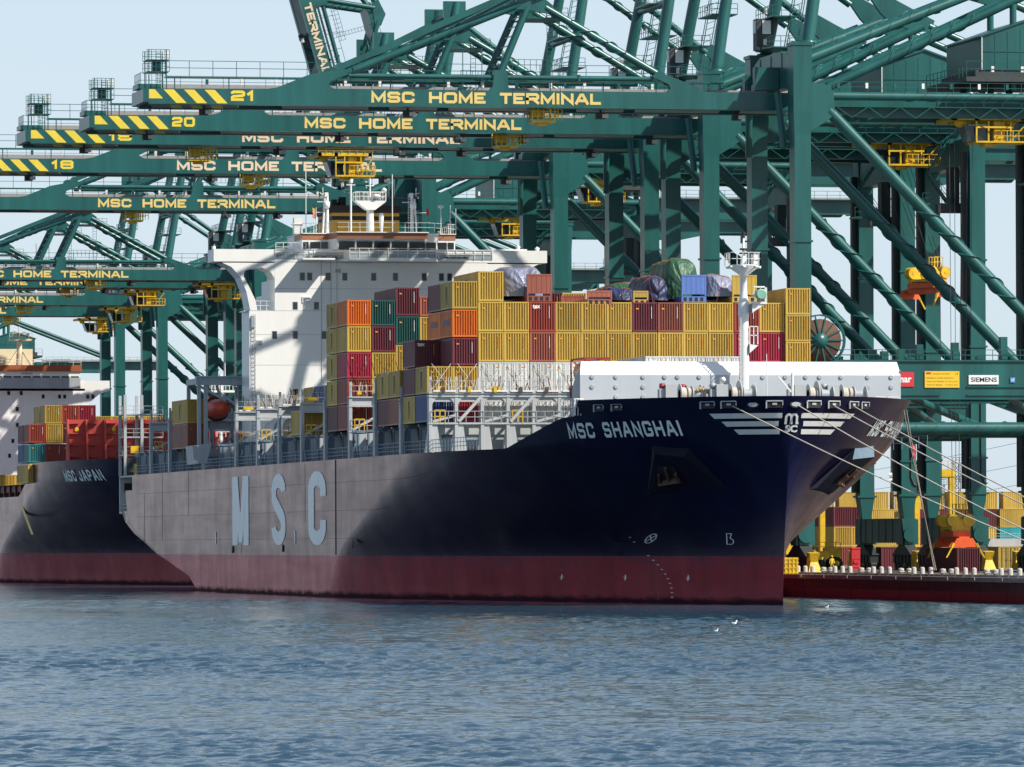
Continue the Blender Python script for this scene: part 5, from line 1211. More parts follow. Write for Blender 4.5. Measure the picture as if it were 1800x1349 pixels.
# ------------------------------------------------------------------ the second ship, astern
jp = empty('container_ship', (135.4, 812, 0), 'blue container ship with red boot-topping half hidden behind the stern of the nearest ship', 'ship', 'container ships alongside the quay')
def top_jp(y):
    if y < 68: return 17.1
    if y < 70: return 17.1-4.6*(y-68)/2
    return 12.4
build_hull(jp, lambda y: max(14.31 if y < 68 else 12.5, top_jp(y)), [NAVY, REDB], 4.35)
def jtxt():
    def f(u, v, d):
        y = 45-u*16/10.5; h = hwy(y, v); return (-h-.10-d, y-.10, v)
    for w, a, b in (('MSC', 0, 3.6), ('JAPAN', 4.4, 10.5)):
        m = MB(); stroke_word(m, w, a, b, 14.25, 15.75, f, .19, .28); m.build('ship_name', HLET, jp)
jtxt()
m = MB(); m.add([(-HB-.06, 82, 11.0), (-HB-.06, 79.5, 11.0), (-HB-.06, 68, 7.0), (-HB-.06, 70.5, 7.0)], [(0, 1, 2, 3)]); m.build('tug_mark', STRIPE, jp)
YJ = 1095-812
m = MB(); m.box(-15.6, 15.6, YJ, YJ+16, 12, 33.0); m.box(-20, 20, YJ, YJ+4.5, 32.6, 34.4)
for s in (-1, 1): m.prism([(s*20, 32.7), (s*15.6, 32.7), (s*15.6, 28.3), (s*16.4, 30.5), (s*18, 31.9)], lambda a, b, d: (a, YJ+.03+d, b), 0, 3.5)
m.box(-14.6, 14.6, YJ-1, YJ+9, 34.4, 36.0)
js = m.build('superstructure', SWHITE, jp)
m = MB(); m.box(-14.7, 14.9, YJ-1.3, YJ+9, 36.0, 37.1); m.build('brown_band', M('bridge_band_red', (.33, .09, .03), .5), js)
m = MB(); m.box(-14.65, 14.65, YJ-1.1, YJ-1.0, 33.0, 34.9); m.build('wind_screen', SGREY, js)
for k in range(17):
    m = MB(); x = -14.2+k*1.7; m.box(x, x+1.4, YJ-1.06, YJ-.98, 34.55, 35.15); m.build('window', GLASS, js)
m = MB(); font_text(m, 'NO SMOKING', 4.2, 6.2, 35.5, 35.75, lambda u, v, d: (u, YJ-1.02, v), .02); m.build('sign', DKRED, js)
for (X, z) in ((137.5, 32.2), (139.7, 32.2), (143.6, 31.6), (146.5, 31.6), (147.4, 31.6), (139, 29.4), (139, 26.6), (138.2, 23.8), (137.6, 21.2), (151.5, 31.6), (152.4, 31.6)):
    m = MB(); x = X-135.4; m.box(x-.25, x+.25, YJ-.05, YJ+.02, z-.35, z+.35); m.build('window', GLASS, js)
m = MB(); c = (4.4, YJ+3, 0); m.tube((4.4, YJ+3, 37), (4.4, YJ+3, 41.5), .6, .45); m.box(2.6, 6.6, YJ+2.4, YJ+4, 41.5, 41.8); m.beam((2.2, YJ+2.2, 37), (3.9, YJ+2.8, 39.6), .25); m.beam((6.4, YJ+2.2, 37), (4.9, YJ+2.8, 39.6), .25)
m.rail([(2.6, YJ+2.4, 41.8), (6.6, YJ+2.4, 41.8)], 1.0, .6, .07); m.tube((4.4, YJ+3, 41.8), (4.4, YJ+3, 44), .12); m.beam((3.2, YJ+3, 43), (5.6, YJ+3, 43), .1); m.lathe([(0, 0), (.4, .1), (0, .5)], (5.9, YJ+3, 42.4), 8)
m.build('radar_mast', CREAM, jp)
m = MB(); m.box(-2, 7.4, YJ+8, YJ+16, 37, 40.2); m.build('funnel', CREAM, jp)
m = MB(); m.rail([(-14.5, YJ-1, 37.1), (14.8, YJ-1, 37.1)], 1.0, 1.4, .06); m.build('roof_rail', STEELW, jp)
m = MB(); m.box(-20.2, 20.2, 72, 278, 12.3, 13.2); m.box(-20.6, 20.6, 72, 278, 13.2, 14.25)
for k in range(30): m.box(-20.9, -20.2, 73+k*6.6, 73.6+k*6.6, 12.3, 14.2)
m.build('hatch_cover', M('hatch_dark_red', (.13, .022, .025), .6, var=.3), jp)
# red oxide breakwater with stiffeners on the foredeck
m = MB(); yb = 55
m.box(-18.4, 18.4, yb+.5, yb+.8, 16, 23.0)
for k in range(15):
    x = -18.4+k*2.6; m.add([(x, yb+.5, 16), (x, yb-1.6, 16), (x, yb-.3, 23), (x, yb+.5, 23), (x+.25, yb+.5, 16), (x+.25, yb-1.6, 16), (x+.25, yb-.3, 23), (x+.25, yb+.5, 23)], [(0, 1, 2, 3), (7, 6, 5, 4), (0, 4, 5, 1), (1, 5, 6, 2), (2, 6, 7, 3)], 0)
    for z in (17.8, 19.4, 21.0, 22.4): m.box(x+.3, x+1.7, yb+.0, yb+.5, z, z+.14, 0)
    if k % 2 == 0: m.lathe([(.24, 0), (.34, .1), (.24, .2)], (x+1.4, yb+.3, 21.6), 10, 1, 'y')
m.build('breakwater', [GRED, CYEL], jp)
m = MB()
for z in (30,): pass
m.tube((-1.8, 23, 17), (-1.8, 23, 28.5), .3, .2); m.box(-3.2, .2, 22, 24, 26.0, 26.3); m.rail([(-3.2, 22, 26.3), (.2, 22, 26.3)], 1.2, .5, .07); m.lathe([(0, 0), (.6, .2), (.6, .9), (0, 1.2)], (-2.8, 23, 26.4), 10); m.tube((-1.2, 23, 28), (-1.2, 23, 30), .06); m.rail([(-2.4, 22.5, 20), (-.6, 22.5, 20)], 1.4, .6, .07)
m.build('foremast', SWHITE, jp)
# ------------------------------------------------------------------ containers and other cargo
def xat(px, Y): return Y*math.tan(math.radians(11.75)+math.atan((px-900)/11000))
def ordi(n): return ('first', 'second', 'third', 'fourth', 'fifth', 'sixth', 'seventh', 'eighth', 'ninth', 'tenth', 'eleventh', 'twelfth', 'thirteenth')[n]
STICK = M('sticker_orange', (.75, .30, .02), .5)
LOGOD = M('logo_brown', (.045, .035, .02), .6)
LOGOW = M('logo_white', (.75, .75, .72), .6)
CMESH = {}
def corr(m, o, du, dn, L, z0, z1, per, dep, mi=0):
    n = max(2, int(round(L/per))); o = Vector(o); du = Vector(du); dn = Vector(dn); prof = []
    for k in range(n):
        for (f, d) in ((0.04, 0), (.42, 0), (.54, 1), (.88, 1)): prof.append((L*(k+f)/n, dep*d))
    prof = [(0, 0)]+prof+[(L, 0)]
    vs = []
    for (u, d) in prof:
        p = o+du*u+dn*d; vs += [p+Vector((0, 0, z0)), p+Vector((0, 0, z1))]
    m.add(vs, [(2*i, 2*i+2, 2*i+3, 2*i+1) for i in range(len(prof)-1)], mi)
def cont_mesh(L, H, end, stick):
    key = (round(L, 1), round(H, 2), end, stick)
    if key in CMESH: return CMESH[key]
    m = MB(); W = 1.225; p = .11
    for x in (-W, W-p):
        for y in (0, L-p): m.box(x, x+p, y, y+p, 0, H)
    for y in (.012, L-p+.012): m.box(-W+p, W-p, y, y+p-.024, 0.0, .17); m.box(-W+p, W-p, y, y+p-.024, H-.13, H-.002)
    for x in (-W+.01, W-p-.01): m.box(x, x+p, p, L-p, 0.02, .16); m.box(x, x+p, p, L-p, H-.10, H-.003)
    m.box(-W+.06, W-.06, .06, L-.06, H-.06, H-.03); m.box(-W+.06, W-.06, .06, L-.06, .1, .14)
    for sx_ in (-1, 1): corr(m, (sx_*(W-.03), p, 0), (0, 1, 0), (-sx_, 0, 0), L-2*p, .15, H-.08, .30, .05)
    corr(m, (W-p, L-.03, 0), (-1, 0, 0), (0, -1, 0), 2*W-2*p, .15, H-.1, .25, .05)
    if end == 'corr': corr(m, (-W+p, .02, 0), (1, 0, 0), (0, 1, 0), 2*W-2*p, .15, H-.12, .245, .13)
    else:
        m.box(-W+p, W-p, .05, .08, .15, H-.12)
        for s in (-1, 1):
            for q in (.28, .78): m.tube((s*q, .02, .1), (s*q, .02, H-.1), .035, n=6, mi=2 if end == 'door' else 0)
            m.box(s*.06-.03, s*.06+.03, .02, .06, .15, H-.12)
            for z in (.5, 1.3, 2.1): m.box(s*.58-.5, s*.58+.5, .03, .052, z, z+.05)
            m.box(s*.28-.1, s*.28+.1, .0, .03, 1.0, 1.12, 2)
        if end == 'reefer':
            for s in (-.86, -.42, .42, .86): m.box(s-.05, s+.05, -.01, .05, .2, H-.15, 0)
            m.box(-.35, .35, .0, .05, .35, 1.1, 0); m.box(-.8, .8, .02, .06, 1.55, 1.62, 0); m.box(-1.0, -.75, .015, .03, H-.75, H-.5, 1); m.box(.5, .8, .015, .03, H-.5, H-.4, 1)
    for x in (-W-.004, W-.174):
        for z in (-.012, H-.115):
            m.box(x, x+.178, -.008, .16, z, z+.125, 3)
    if stick: m.box(-.85, -.6, -.012, .02, H*.76, H*.80, 1); m.box(.66, .70, -.012, .02, H*.45, H*.85, 4 if stick == 2 else 1)
    me_o = m.build('tmp', [CM['yellow'], STICK, GDARK, CM['yellow'], LOGOW]); me = me_o.data; bpy.data.objects.remove(me_o); me.name = 'container_shell'
    CMESH[key] = me; return me
LOGO = {}
def logo_obj(kind, parent, L, H):
    key = (kind, round(L, 1), round(H, 1))
    if key not in LOGO:
        m = MB()
        if kind == 'side':
            font_text(m, 'MSC', -.85, .85, -.28, .28, lambda u, v, d: (-1.238, L*.5+v*1.2, H*.5-u), .03); mats = [LOGOD]
        elif kind == 'tex': font_text(m, 'tex', -.95, -.2, H-.62, H-.25, lambda u, v, d: (u, -.015, v), .035); mats = [LOGOW]
        elif kind == 'bigm':
            font_text(m, 'm', -.9, .9, .15, 1.0, lambda u, v, d: (-1.26, L*.22-u, H*.5+v), .06); font_text(m, 'sc', -.9, .9, -.75, -.05, lambda u, v, d: (-1.26, L*.22-u, H*.5+v), .06); mats = [LOGOD]
        elif kind == 'ngap':
            font_text(m, 'NSAV.I', -1.7, 1.7, -.3, .3, lambda u, v, d: (-1.24, L*.5-u, H*.55+v), .03); mats = [CM['blue']]
        o = m.build('logo', mats); LOGO[key] = o; o.parent = parent; return o
    o = LOGO[key].copy(); COL.objects.link(o); o.parent = parent; return o
CONT_N = [0]
def cont(X, Y, z, L, H, col, label, group, end='corr', stick=1, logo=None, rot=0.0):
    me = cont_mesh(L, H, end, stick)
    o = bpy.data.objects.new('shipping_container', me); COL.objects.link(o)
    jx = (random.random()-.5)*.035; o.location = (X+1.225+jx if rot == 0 else X, Y+(random.random()-.5)*.05, z); o.rotation_euler = (0, 0, rot)
    for k in (0, 3): o.material_slots[k].link = 'OBJECT'; o.material_slots[k].material = CM[col]
    tag(o, label, 'container', group)
    for lg in (logo or ()): logo_obj(lg, o, L, H)
    return o
CN = {'yellow': 'yellow', 'maroon': 'maroon', 'red': 'red', 'orange': 'bright orange', 'green': 'dark green', 'blue': 'dark blue', 'white': 'white', 'crimson': 'crimson', 'teal': 'teal',
      'turquoise': 'turquoise', 'rust': 'rust-red', 'mid_blue': 'mid-blue', 'brown': 'brown'}
X0 = 119.1; PX = 2.524
GA = 'containers in the front wall of deck cargo'
A3 = 'yellow yellow red yellow yellow yellow maroon rust yellow yellow red yellow'.split()
A2 = 'yellow yellow rust yellow yellow yellow yellow yellow yellow yellow crimson crimson'.split()
for k in range(12):
    for (row, z, nm) in ((A3, 25.9, 'upper'), (A2, 23.0, 'lower')):
        c = row[k]; lg = ['tex'] if (k == 2 and nm == 'upper') else None
        lab = f"{CN[c]} ribbed container, {ordi(k)} from left in {nm} full row of front wall"
        cont(X0+k*PX, 588, z, 12.2, 2.84, c, lab, GA, stick=2 if c != 'yellow' else 1, logo=lg)
    for (z, nm) in ((20.1, 'upper'), (17.2, 'lower')):
        if k > 4: continue
        lab = f"white reefer container with door bars, {ordi(k)} from left in {nm} white row under front wall"
        cont(X0+k*PX, 588, z, 12.2, 2.84, 'white', lab, 'white reefer containers below the front wall', end='reefer', stick=0)
for i in range(2, 5):
    cont(X0+12*PX, 587.6, 17.2+2.6*i, 12.2, 2.55, 'yellow', f"yellow container in the rightmost front column beside the crane leg, {('lowest', 'second from bottom', 'third from bottom', 'second from top', 'topmost')[i]}", GA)
cont(X0, 588, 28.8, 12.2, 2.86, 'yellow', 'yellow container standing alone on top of the left end of front wall', GA, logo=['side'])
# outer columns of the foremost bay, left of the wall
GB = 'containers left of the front wall'
XM = X0-PX; XO = X0-2*PX
for i, (c, nm) in enumerate((('crimson', 'lowest'), ('yellow', 'second'), ('maroon', 'third'), ('orange', 'fourth'), ('yellow', 'topmost'))):
    cont(XM, 588, 17.2+2.72*i, 6.06, 2.62, c, f"{CN[c]} container, {nm} in the column just left of the front wall", GB, logo=['side'] if i == 4 else ['ngap'] if i == 3 else None, stick=2 if c == 'maroon' else 1)
for i, (c, nm) in enumerate((('maroon', 'lowest'), ('maroon', 'second'), ('maroon', 'third'), ('orange', 'fourth'), ('maroon', 'topmost'))):
    cont(XM, 594.25, 17.2+2.72*i, 6.06, 2.62, c, f"{CN[c]} container, {nm} in the rear half behind column left of front wall", GB, logo=['ngap'] if i == 3 else None)
cont(XO, 588, 17.2, 6.06, 2.62, 'blue', 'dark blue container low at the ship side under a yellow one', GB, stick=2)
cont(XO, 588, 19.92, 6.06, 2.62, 'yellow', 'yellow container on the dark blue one at the ship side', GB, logo=['side'])
cont(XO, 594.25, 17.2, 6.06, 2.62, 'yellow', 'yellow container at deck level right behind the dark blue one at ship side', GB, logo=['side'])
cont(XO, 594.25, 19.92, 6.06, 2.62, 'maroon', 'maroon container in the second ship-side layer under the one lettered tex', GB)
cont(XO, 594.25, 22.64, 6.06, 2.62, 'maroon', 'dark maroon container lettered tex, topmost at the ship side near front wall', GB, logo=['tex'])
GC = 'containers in the second bay at the ship side'
for j, (y, pos) in enumerate(((602, 'fore'), (608.25, 'aft'))):
    for i, c in enumerate(((('rust'), ('yellow')), (('maroon'), ('yellow')))[j]):
        cont(XO, y, 17.2+2.72*i, 6.06, 2.62, c, f"{CN[c]} container in the two-high ship-side block, {('lower', 'upper')[i]} {pos} one", GC, logo=['side'] if c == 'yellow' else None)
for i, c in enumerate(('crimson', 'maroon')):
    cont(XM, 602, 17.2+2.72*i, 12.2, 2.62, c, f"{CN[c]} container one row inboard of the two-high ship-side block, {('lower', 'upper')[i]}", GC)
# the tall stack left of the wall
GE = 'containers in the tall stack before the superstructure'
ord5 = ('lowest', 'second from bottom', 'middle', 'second from top', 'topmost')
YE0 = 630.6
for i, c in enumerate(('red', 'red', 'crimson', 'yellow', 'orange')):
    cont(XO, YE0, 17.2+2.68*i, 6.06, 2.6, c, f"{CN[c]} container, {ord5[i]} on the fore corner of the tall ship-side stack", GE, stick=2)
for i, c in enumerate(('maroon', 'yellow', 'yellow', 'yellow', 'yellow')):
    cont(XO, YE0+6.25, 17.2+2.68*i, 6.06, 2.6, c, f"{CN[c]} container, {ord5[i]} on the aft corner of the tall ship-side stack", GE, logo=['side'] if c == 'yellow' else None)
for i, c in enumerate(('crimson', 'yellow', 'yellow', 'maroon', 'green')):
    cont(XM, YE0, 17.2+2.68*i, 12.2, 2.6, c, f"{CN[c]} container, {ord5[i]} in second column of the tall stack", GE, stick=2 if c in ('green', 'maroon') else 1)
for i, c in enumerate(('yellow', 'yellow', 'yellow', 'green', 'maroon')):
    cont(X0, YE0, 17.2+2.94*i, 12.2, 2.86, c, f"{CN[c]} container, {ord5[i]} in third column of the tall stack", GE, stick=2 if c in ('green', 'maroon') else 1)
for i, c in enumerate(('yellow', 'yellow', 'maroon', 'yellow')):
    cont(X0+PX, YE0, 17.2+2.93*i, 12.2, 2.84, c, f"{CN[c]} container, {('lowest', 'second from bottom', 'second from top', 'topmost')[i]} in the narrow gap column of the tall stack", GE)
cont(X0+PX, YE0, 28.92, 12.2, 2.0, 'rust', 'low rust-red flat unit seen in the gap on top of the tall stack', GE)
# small groups further aft
GF = 'containers on the bare after bays'
cont(XO, 659, 17.2, 6.06, 2.62, 'yellow', 'shaded yellow container on deck in front of the two-tone pair', GF)
cont(XM, 659, 17.2, 6.06, 2.62, 'maroon', 'maroon container under the dark blue one before the white superstructure', GF)
cont(XM, 659, 19.9, 6.06, 2.62, 'blue', 'dark blue container with white mark, alone before the white superstructure', GF)
cont(XM, 665.25, 17.2, 6.06, 2.62, 'maroon', 'maroon container under the dull yellow one before the white superstructure', GF)
cont(XM, 665.25, 19.9, 6.06, 2.62, 'yellow', 'dull yellow container behind the lone dark blue one', GF)
cont(XO, 738, 17.0, 12.2, 2.95, 'rust', 'faded orange container under a yellow one near the stern', GF, logo=['ngap'])
cont(XO, 738, 20.0, 12.2, 2.85, 'yellow', 'dull yellow container stacked on a faded orange one near the stern', GF, logo=['side'])
# tank container and white boxes behind the breakwater
G0_ = 'containers behind the breakwater'
cont(124.15, 564, 17.3, 6.06, 2.7, 'maroon', 'maroon container under the tank frame behind the breakwater', G0_)
t = empty('tank_container', (125.4, 564, 20.1), 'grey tank in a red frame behind the left end of the breakwater', 'tank container')
m = MB()
for x in (-1.2, 1.1):
    for y in (0, 5.95): m.box(x, x+.12, y, y+.12, 0, 2.6)
for y in (0, 5.95): m.box(-1.08, 1.1, y, y+.12, 0, .14); m.box(-1.08, 1.1, y, y+.12, 2.46, 2.6); m.beam((-1.1, y+.06, 2.5), (-.3, y+.06, 1.9), .1); m.beam((1.1, y+.06, 2.5), (.3, y+.06, 1.9), .1)
for x in (-1.2, 1.1): m.box(x, x+.12, .12, 5.95, 0, .14); m.box(x, x+.12, .12, 5.95, 2.46, 2.6)
m.build('frame', DKRED, t)
m = MB(); m.lathe([(0, .1), (.7, .18), (1.05, .5), (1.1, .8), (1.1, 5.3), (1.0, 5.7), (0, 6.0)], (0, 0, 1.3), 24, 0, 'y'); m.build('tank', M('tank_steel', (.45, .45, .46), .3, metal=.8), t)
for k in range(5, 9):
    cont(X0+k*PX, 571.5, 20.2, 12.2, 2.84, 'white', f"white container whose top shows over the breakwater, {ordi(k-5)} of four from left", G0_, end='reefer', stick=0, logo=['tex'] if k == 5 else None)
STRAP = M('lashing_strap', (.30, .10, .03), .7)
# odd-sized cargo on flat racks on top of the front wall
def flat_rack(X, Y, z, col, h, lab, L=12.2, W=2.44):
    r = empty('flat_rack', (X+W/2, Y, z), lab, 'flat rack', 'flat racks on top of the front wall')
    m = MB(); m.box(-W/2, W/2, 0, L, 0, .55)
    for k in range(4): m.box(-W/2+.2+k*.55, -W/2+.5+k*.55, -.02, 0, .1, .45, 1)
    m.build('base', [CM[col], BLACK], r)
    for y in (0, L-.2):
        m = MB(); m.box(-W/2, W/2, y, y+.12, .75, h)
        for x in (-W/2, W/2-.14): m.box(x, x+.14, y-.02, y+.18, .55, h+.02)
        m.box(-W/2, W/2, y-.03, y+.15, h-.12, h+.03)
        for k in range(1, 5): m.box(-W/2+k*W/5-.02, -W/2+k*W/5+.02, y-.02, y, .8, h-.1)
        m.build('end_wall', CM[col], r)
    return r
def tarp(x0, x1, y0, y1, z0, z1, mat, lab, seed, taper=.12, p=5.0):
    m = MB(); N, K = 30, 48; cx_, rx = (x0+x1)/2, (x1-x0)/2; rz = (z1-z0)
    vs = []
    for i in range(N+1):
        t = i/N; e = 1-abs(2*t-1)**7; e = max(e, 0)**.28
        for k in range(K+1):
            a = math.pi*k/K; c, s_ = math.cos(a), math.sin(a)
            x = cx_-rx*(abs(c)**(2/p))*(1 if c > 0 else -1)*e*(1-taper*abs(s_)); zz = z0+rz*(abs(s_)**(2/p))*(.35+.65*e)
            P = Vector((x, y0+(y1-y0)*t, zz)); q = Vector((x*1.0+seed, P.y*.5, zz*.38))
            r = (.5-abs(noise.noise(q*1.1)*2))*.16+noise.noise(q*.5)*.22+(.5-abs(noise.noise(q*2.6+Vector((3, 1, 0)))*2))*.05
            d = Vector((-c, 0, s_)).normalized()
            vs.append(P+d*r*min(1, .3+s_)+Vector((0, (.5-abs(noise.noise(Vector((x*1.3+seed, 0, zz*.7)))*2))*.3 if (i < 3 or i > N-3) else 0, 0)))
    m.add(vs, [(i*(K+1)+k, i*(K+1)+k+1, (i+1)*(K+1)+k+1, (i+1)*(K+1)+k) for i in range(N) for k in range(K)], 0, True)
    for i in (0, N):
        c = (cx_, y0 if i == 0 else y1, z0+rz*.45)
        vv = vs[i*(K+1):(i+1)*(K+1)]; m.add(vv+[c], [(k, k+1, K+1) for k in range(K)], 0, True)
    o = m.build('tarped_cargo', mat)
    st = MB()
    for i in (5, 12, 18, 25):
        row = [p+Vector((0, 0, .03)) for p in vs[i*(K+1):(i+1)*(K+1)]]; st.pipe(row[::2], .035, 4)
    so = st.build('strap', STRAP, o)
    tag(o, lab, 'tarped cargo', 'tarped loads on top of the front wall'); return o
ZT4 = 28.78; D = lambda px: xat(px, 588)
flat_rack(D(928), 588, ZT4, 'rust', 2.6, 'rust-red flat rack with tall end wall beside the silver tarpaulin')
tarp(D(889), D(966), 589, 599, ZT4+.55, 32.2, TSILV, 'crumpled silver-blue tarpaulin load near the left end of front wall', 1.3)
cont(xat(948, 602), 602, 27.6, 12.2, 2.6, 'maroon', 'maroon container half hidden behind the flat rack with tall end wall', 'containers in the second bay')
cont(xat(990, 602), 602, 27.6, 12.2, 2.6, 'yellow', 'yellow container just showing over the wall right of the flat rack', 'containers in the second bay')
flat_rack(D(1034), 588, ZT4-.3, 'rust', 1.35, 'low rust-red flat rack end left of the blue tarpaulins')
tarp(D(1073), D(1126), 589, 599, ZT4+.2, 30.25, TBLUE, 'flat dark blue tarpaulin load between low flat racks', 4.1)
flat_rack(D(1116), 588.3, ZT4-.3, 'yellow', 1.35, 'low yellow flat rack end between two blue tarpaulins', W=1.5)
tarp(xat(1072, 603), xat(1138, 603), 603, 612, ZT4-1, 31.2, TGREEN, 'dark green rounded tarpaulin load behind the flat blue one', 7.7)
tarp(D(1139), D(1186), 588.7, 598, ZT4+.2, 31.4, TBLUE, 'rounded dark blue tarpaulin bale left of the tall green load', 9.2, p=3.2)
tarp(D(1181), D(1245), 590.5, 600, ZT4+.4, 33.1, TGREEN, 'tall green tarpaulin load, highest cargo on the front wall', 12.4)
flat_rack(D(1200), 588, ZT4, 'mid_blue', 2.6, 'mid-blue flat rack in front of the tall green tarpaulin')
tarp(D(1245), D(1302), 588.8, 599, ZT4+.6, 31.5, TSILV, 'silver and blue tarpaulin load left of the white foremast', 15.1)
flat_rack(D(1289), 588, ZT4, 'yellow', 2.6, 'yellow flat rack with end wall behind the white foremast')
tarp(D(1318), D(1347), 591, 599, ZT4+.8, 31.3, TSILV, 'small silver tarpaulin load just right of the foremast', 18.8)
cont(xat(1334, 602), 602, 26.3, 6.06, 2.8, 'mid_blue', 'blue container glimpsed behind the top right corner of the wall', 'containers in the second bay')
m = MB()
for px, s in ((1280, 0),): 
    m.beam((D(1262), 588.2, ZT4), (D(1275), 588.2, 31.4), .03); m.beam((D(1150), 588.2, ZT4+.1), (D(1143), 588.2, 31), .03); m.beam((D(1230), 588.2, ZT4), (D(1248), 588.2, 31), .03)
m.build('lashing_wire', DKRED, sh).location = (-135.4, -530, 0)

# foredeck cargo of the second ship
GJ = 'containers on the second ship'
J = lambda px: xat(px, 880)
for (px, z, c, L, nm) in ((80, 22.7, 'yellow', 6.06, 'in the top row, left one'), (110, 22.7, 'red', 6.06, 'in the top row, middle one'), (139, 22.7, 'crimson', 6.06, 'in the top row, right one'),
                          (52, 20.0, 'red', 6.06, 'in the third layer, left one'), (81, 20.0, 'yellow', 6.06, 'in the third layer, right one'), (110, 20.0, 'maroon', 6.06, 'under the red one of the top row'), (139, 20.0, 'maroon', 6.06, 'under the crimson one of the top row'),
                          (52, 17.2, 'teal', 6.06, 'in the second layer, left one'), (81, 17.2, 'red', 6.06, 'in the second layer, right one'), (110, 17.2, 'maroon', 6.06, 'second layer, half hidden by bulwark'), (139, 17.2, 'maroon', 6.06, 'second layer, right end behind bulwark'),
                          (50, 14.3, 'yellow', 6.06, 'in the lowest layer above the deck edge')):
    cont(J(px), 880, z, L, 2.6, c, f"{CN[c]} container on the ship astern, {nm}", GJ, stick=2)
for (px, z, c, nm) in ((80, 22.7, 'yellow', 'behind the top row'), (52, 20.0, 'maroon', 'behind the third layer'), (52, 17.2, 'blue', 'behind the teal one'), (50, 14.3, 'yellow', 'behind the lowest layer')):
    cont(J(px), 886.4, z, 6.06, 2.6, c, f"{CN[c]} container on the ship astern, {nm}", GJ)
for k in range(4):
    cont(0, 893, 20.5, 12.2, 2.6, 'yellow', f"yellow container lying across behind the red breakwater, {ordi(k)} from left", GJ, rot=0).location = (xat(166, 893)+1.22+k*2.5, 893, 21.4)
for k in range(2): cont(xat(0, 1010)+k*2.5, 1010, 14.3, 6.06, 2.6, 'yellow', f"yellow container at the far left edge before the second superstructure, {('left', 'right')[k]} one", GJ)
for k in range(2): cont(xat(0, 1010)+k*2.5, 1010, 11.7, 6.06, 2.5, 'maroon', f"maroon container at the far left edge on the second ship deck, {('left', 'right')[k]} one", GJ)
# ------------------------------------------------------------------ quay furniture, yard and small things
def bollard_obj(Y, short):
    m = MB()
    if short:
        m.lathe([(.2, 0), (.22, .1), (.2, .42), (.3, .5), (.28, .70), (.0, .76)], (0, 0, 0), 14); m.box(-.25, .25, -.42, .42, .36, .46)
    else: m.lathe([(.25, 0), (.24, .72), (.19, .84), (.0, .88)], (0, 0, 0), 14)
    return m.build('quay_bollard', BOLG)
pb = {}
Y = 528.8; i = 0
while Y < 624:
    short = i % 5 in (1, 2)
    if short not in pb: o = bollard_obj(Y, short); pb[short] = o
    else: o = pb[short].copy(); COL.objects.link(o)
    o.location = (158.1+(.35 if short else 0), Y, QZ)
    tag(o, 'squat grey mooring bollard with cross arms on the pale quay kerb' if short else 'plain grey round-topped post on the pale quay kerb', 'bollard', 'squat mooring bollards on the quay edge' if short else 'round-topped posts along the quay edge')
    Y += 2.95; i += 1
# mooring ropes
def rope(p0, p1, sag, lab, r=.055):
    p0 = Vector(p0); p1 = Vector(p1); pts = []
    for k in range(25): t = k/24; p = p0.lerp(p1, t); p.z -= sag*4*t*(1-t); pts.append(p)
    m = MB(); m.pipe(pts, r, 6); tag(m.build('mooring_rope', ROPE), lab, 'rope', 'mooring ropes from the bow')
def bowp(x): p = on_side(x, 17.5, .1); return (135.4+p[0], 530+p[1], p[2])
rope(bowp(-4.9), (158.3, 513, 2.9), .5, 'lowest pale mooring rope, starting left of the bow emblem')
rope(bowp(.5), (158.3, 510, 2.9), .5, 'pale mooring rope running from just right of the bow emblem')
rope(bowp(4.0), (158.3, 493, 2.9), .5, 'pale mooring rope starting above the right bow stripes')
rope(bowp(6.2), (158.3, 490, 2.9), .45, 'uppermost pale mooring rope, nearest the right ship name')
Yb = 566
rope((149.3, 544.4, 17.4), (158.3, Yb, 2.9), .25, 'steep mooring rope hanging from the port bow, left of two', .05)
rope((150.0, 546, 17.4), (158.4, Yb+1, 2.9), .2, 'steep mooring rope hanging from the port bow, right of two', .05)
m = MB(); m.lathe([(.12, 0), (.22, .12), (.22, .3), (.1, .5), (.22, .75), (.22, .95), (.1, 1.1)], (151.8, 550.4, 13.2), 10); tag(m.build('rope_guard', REDP), 'red rat guard clamped on the steep mooring ropes', 'rope guard')
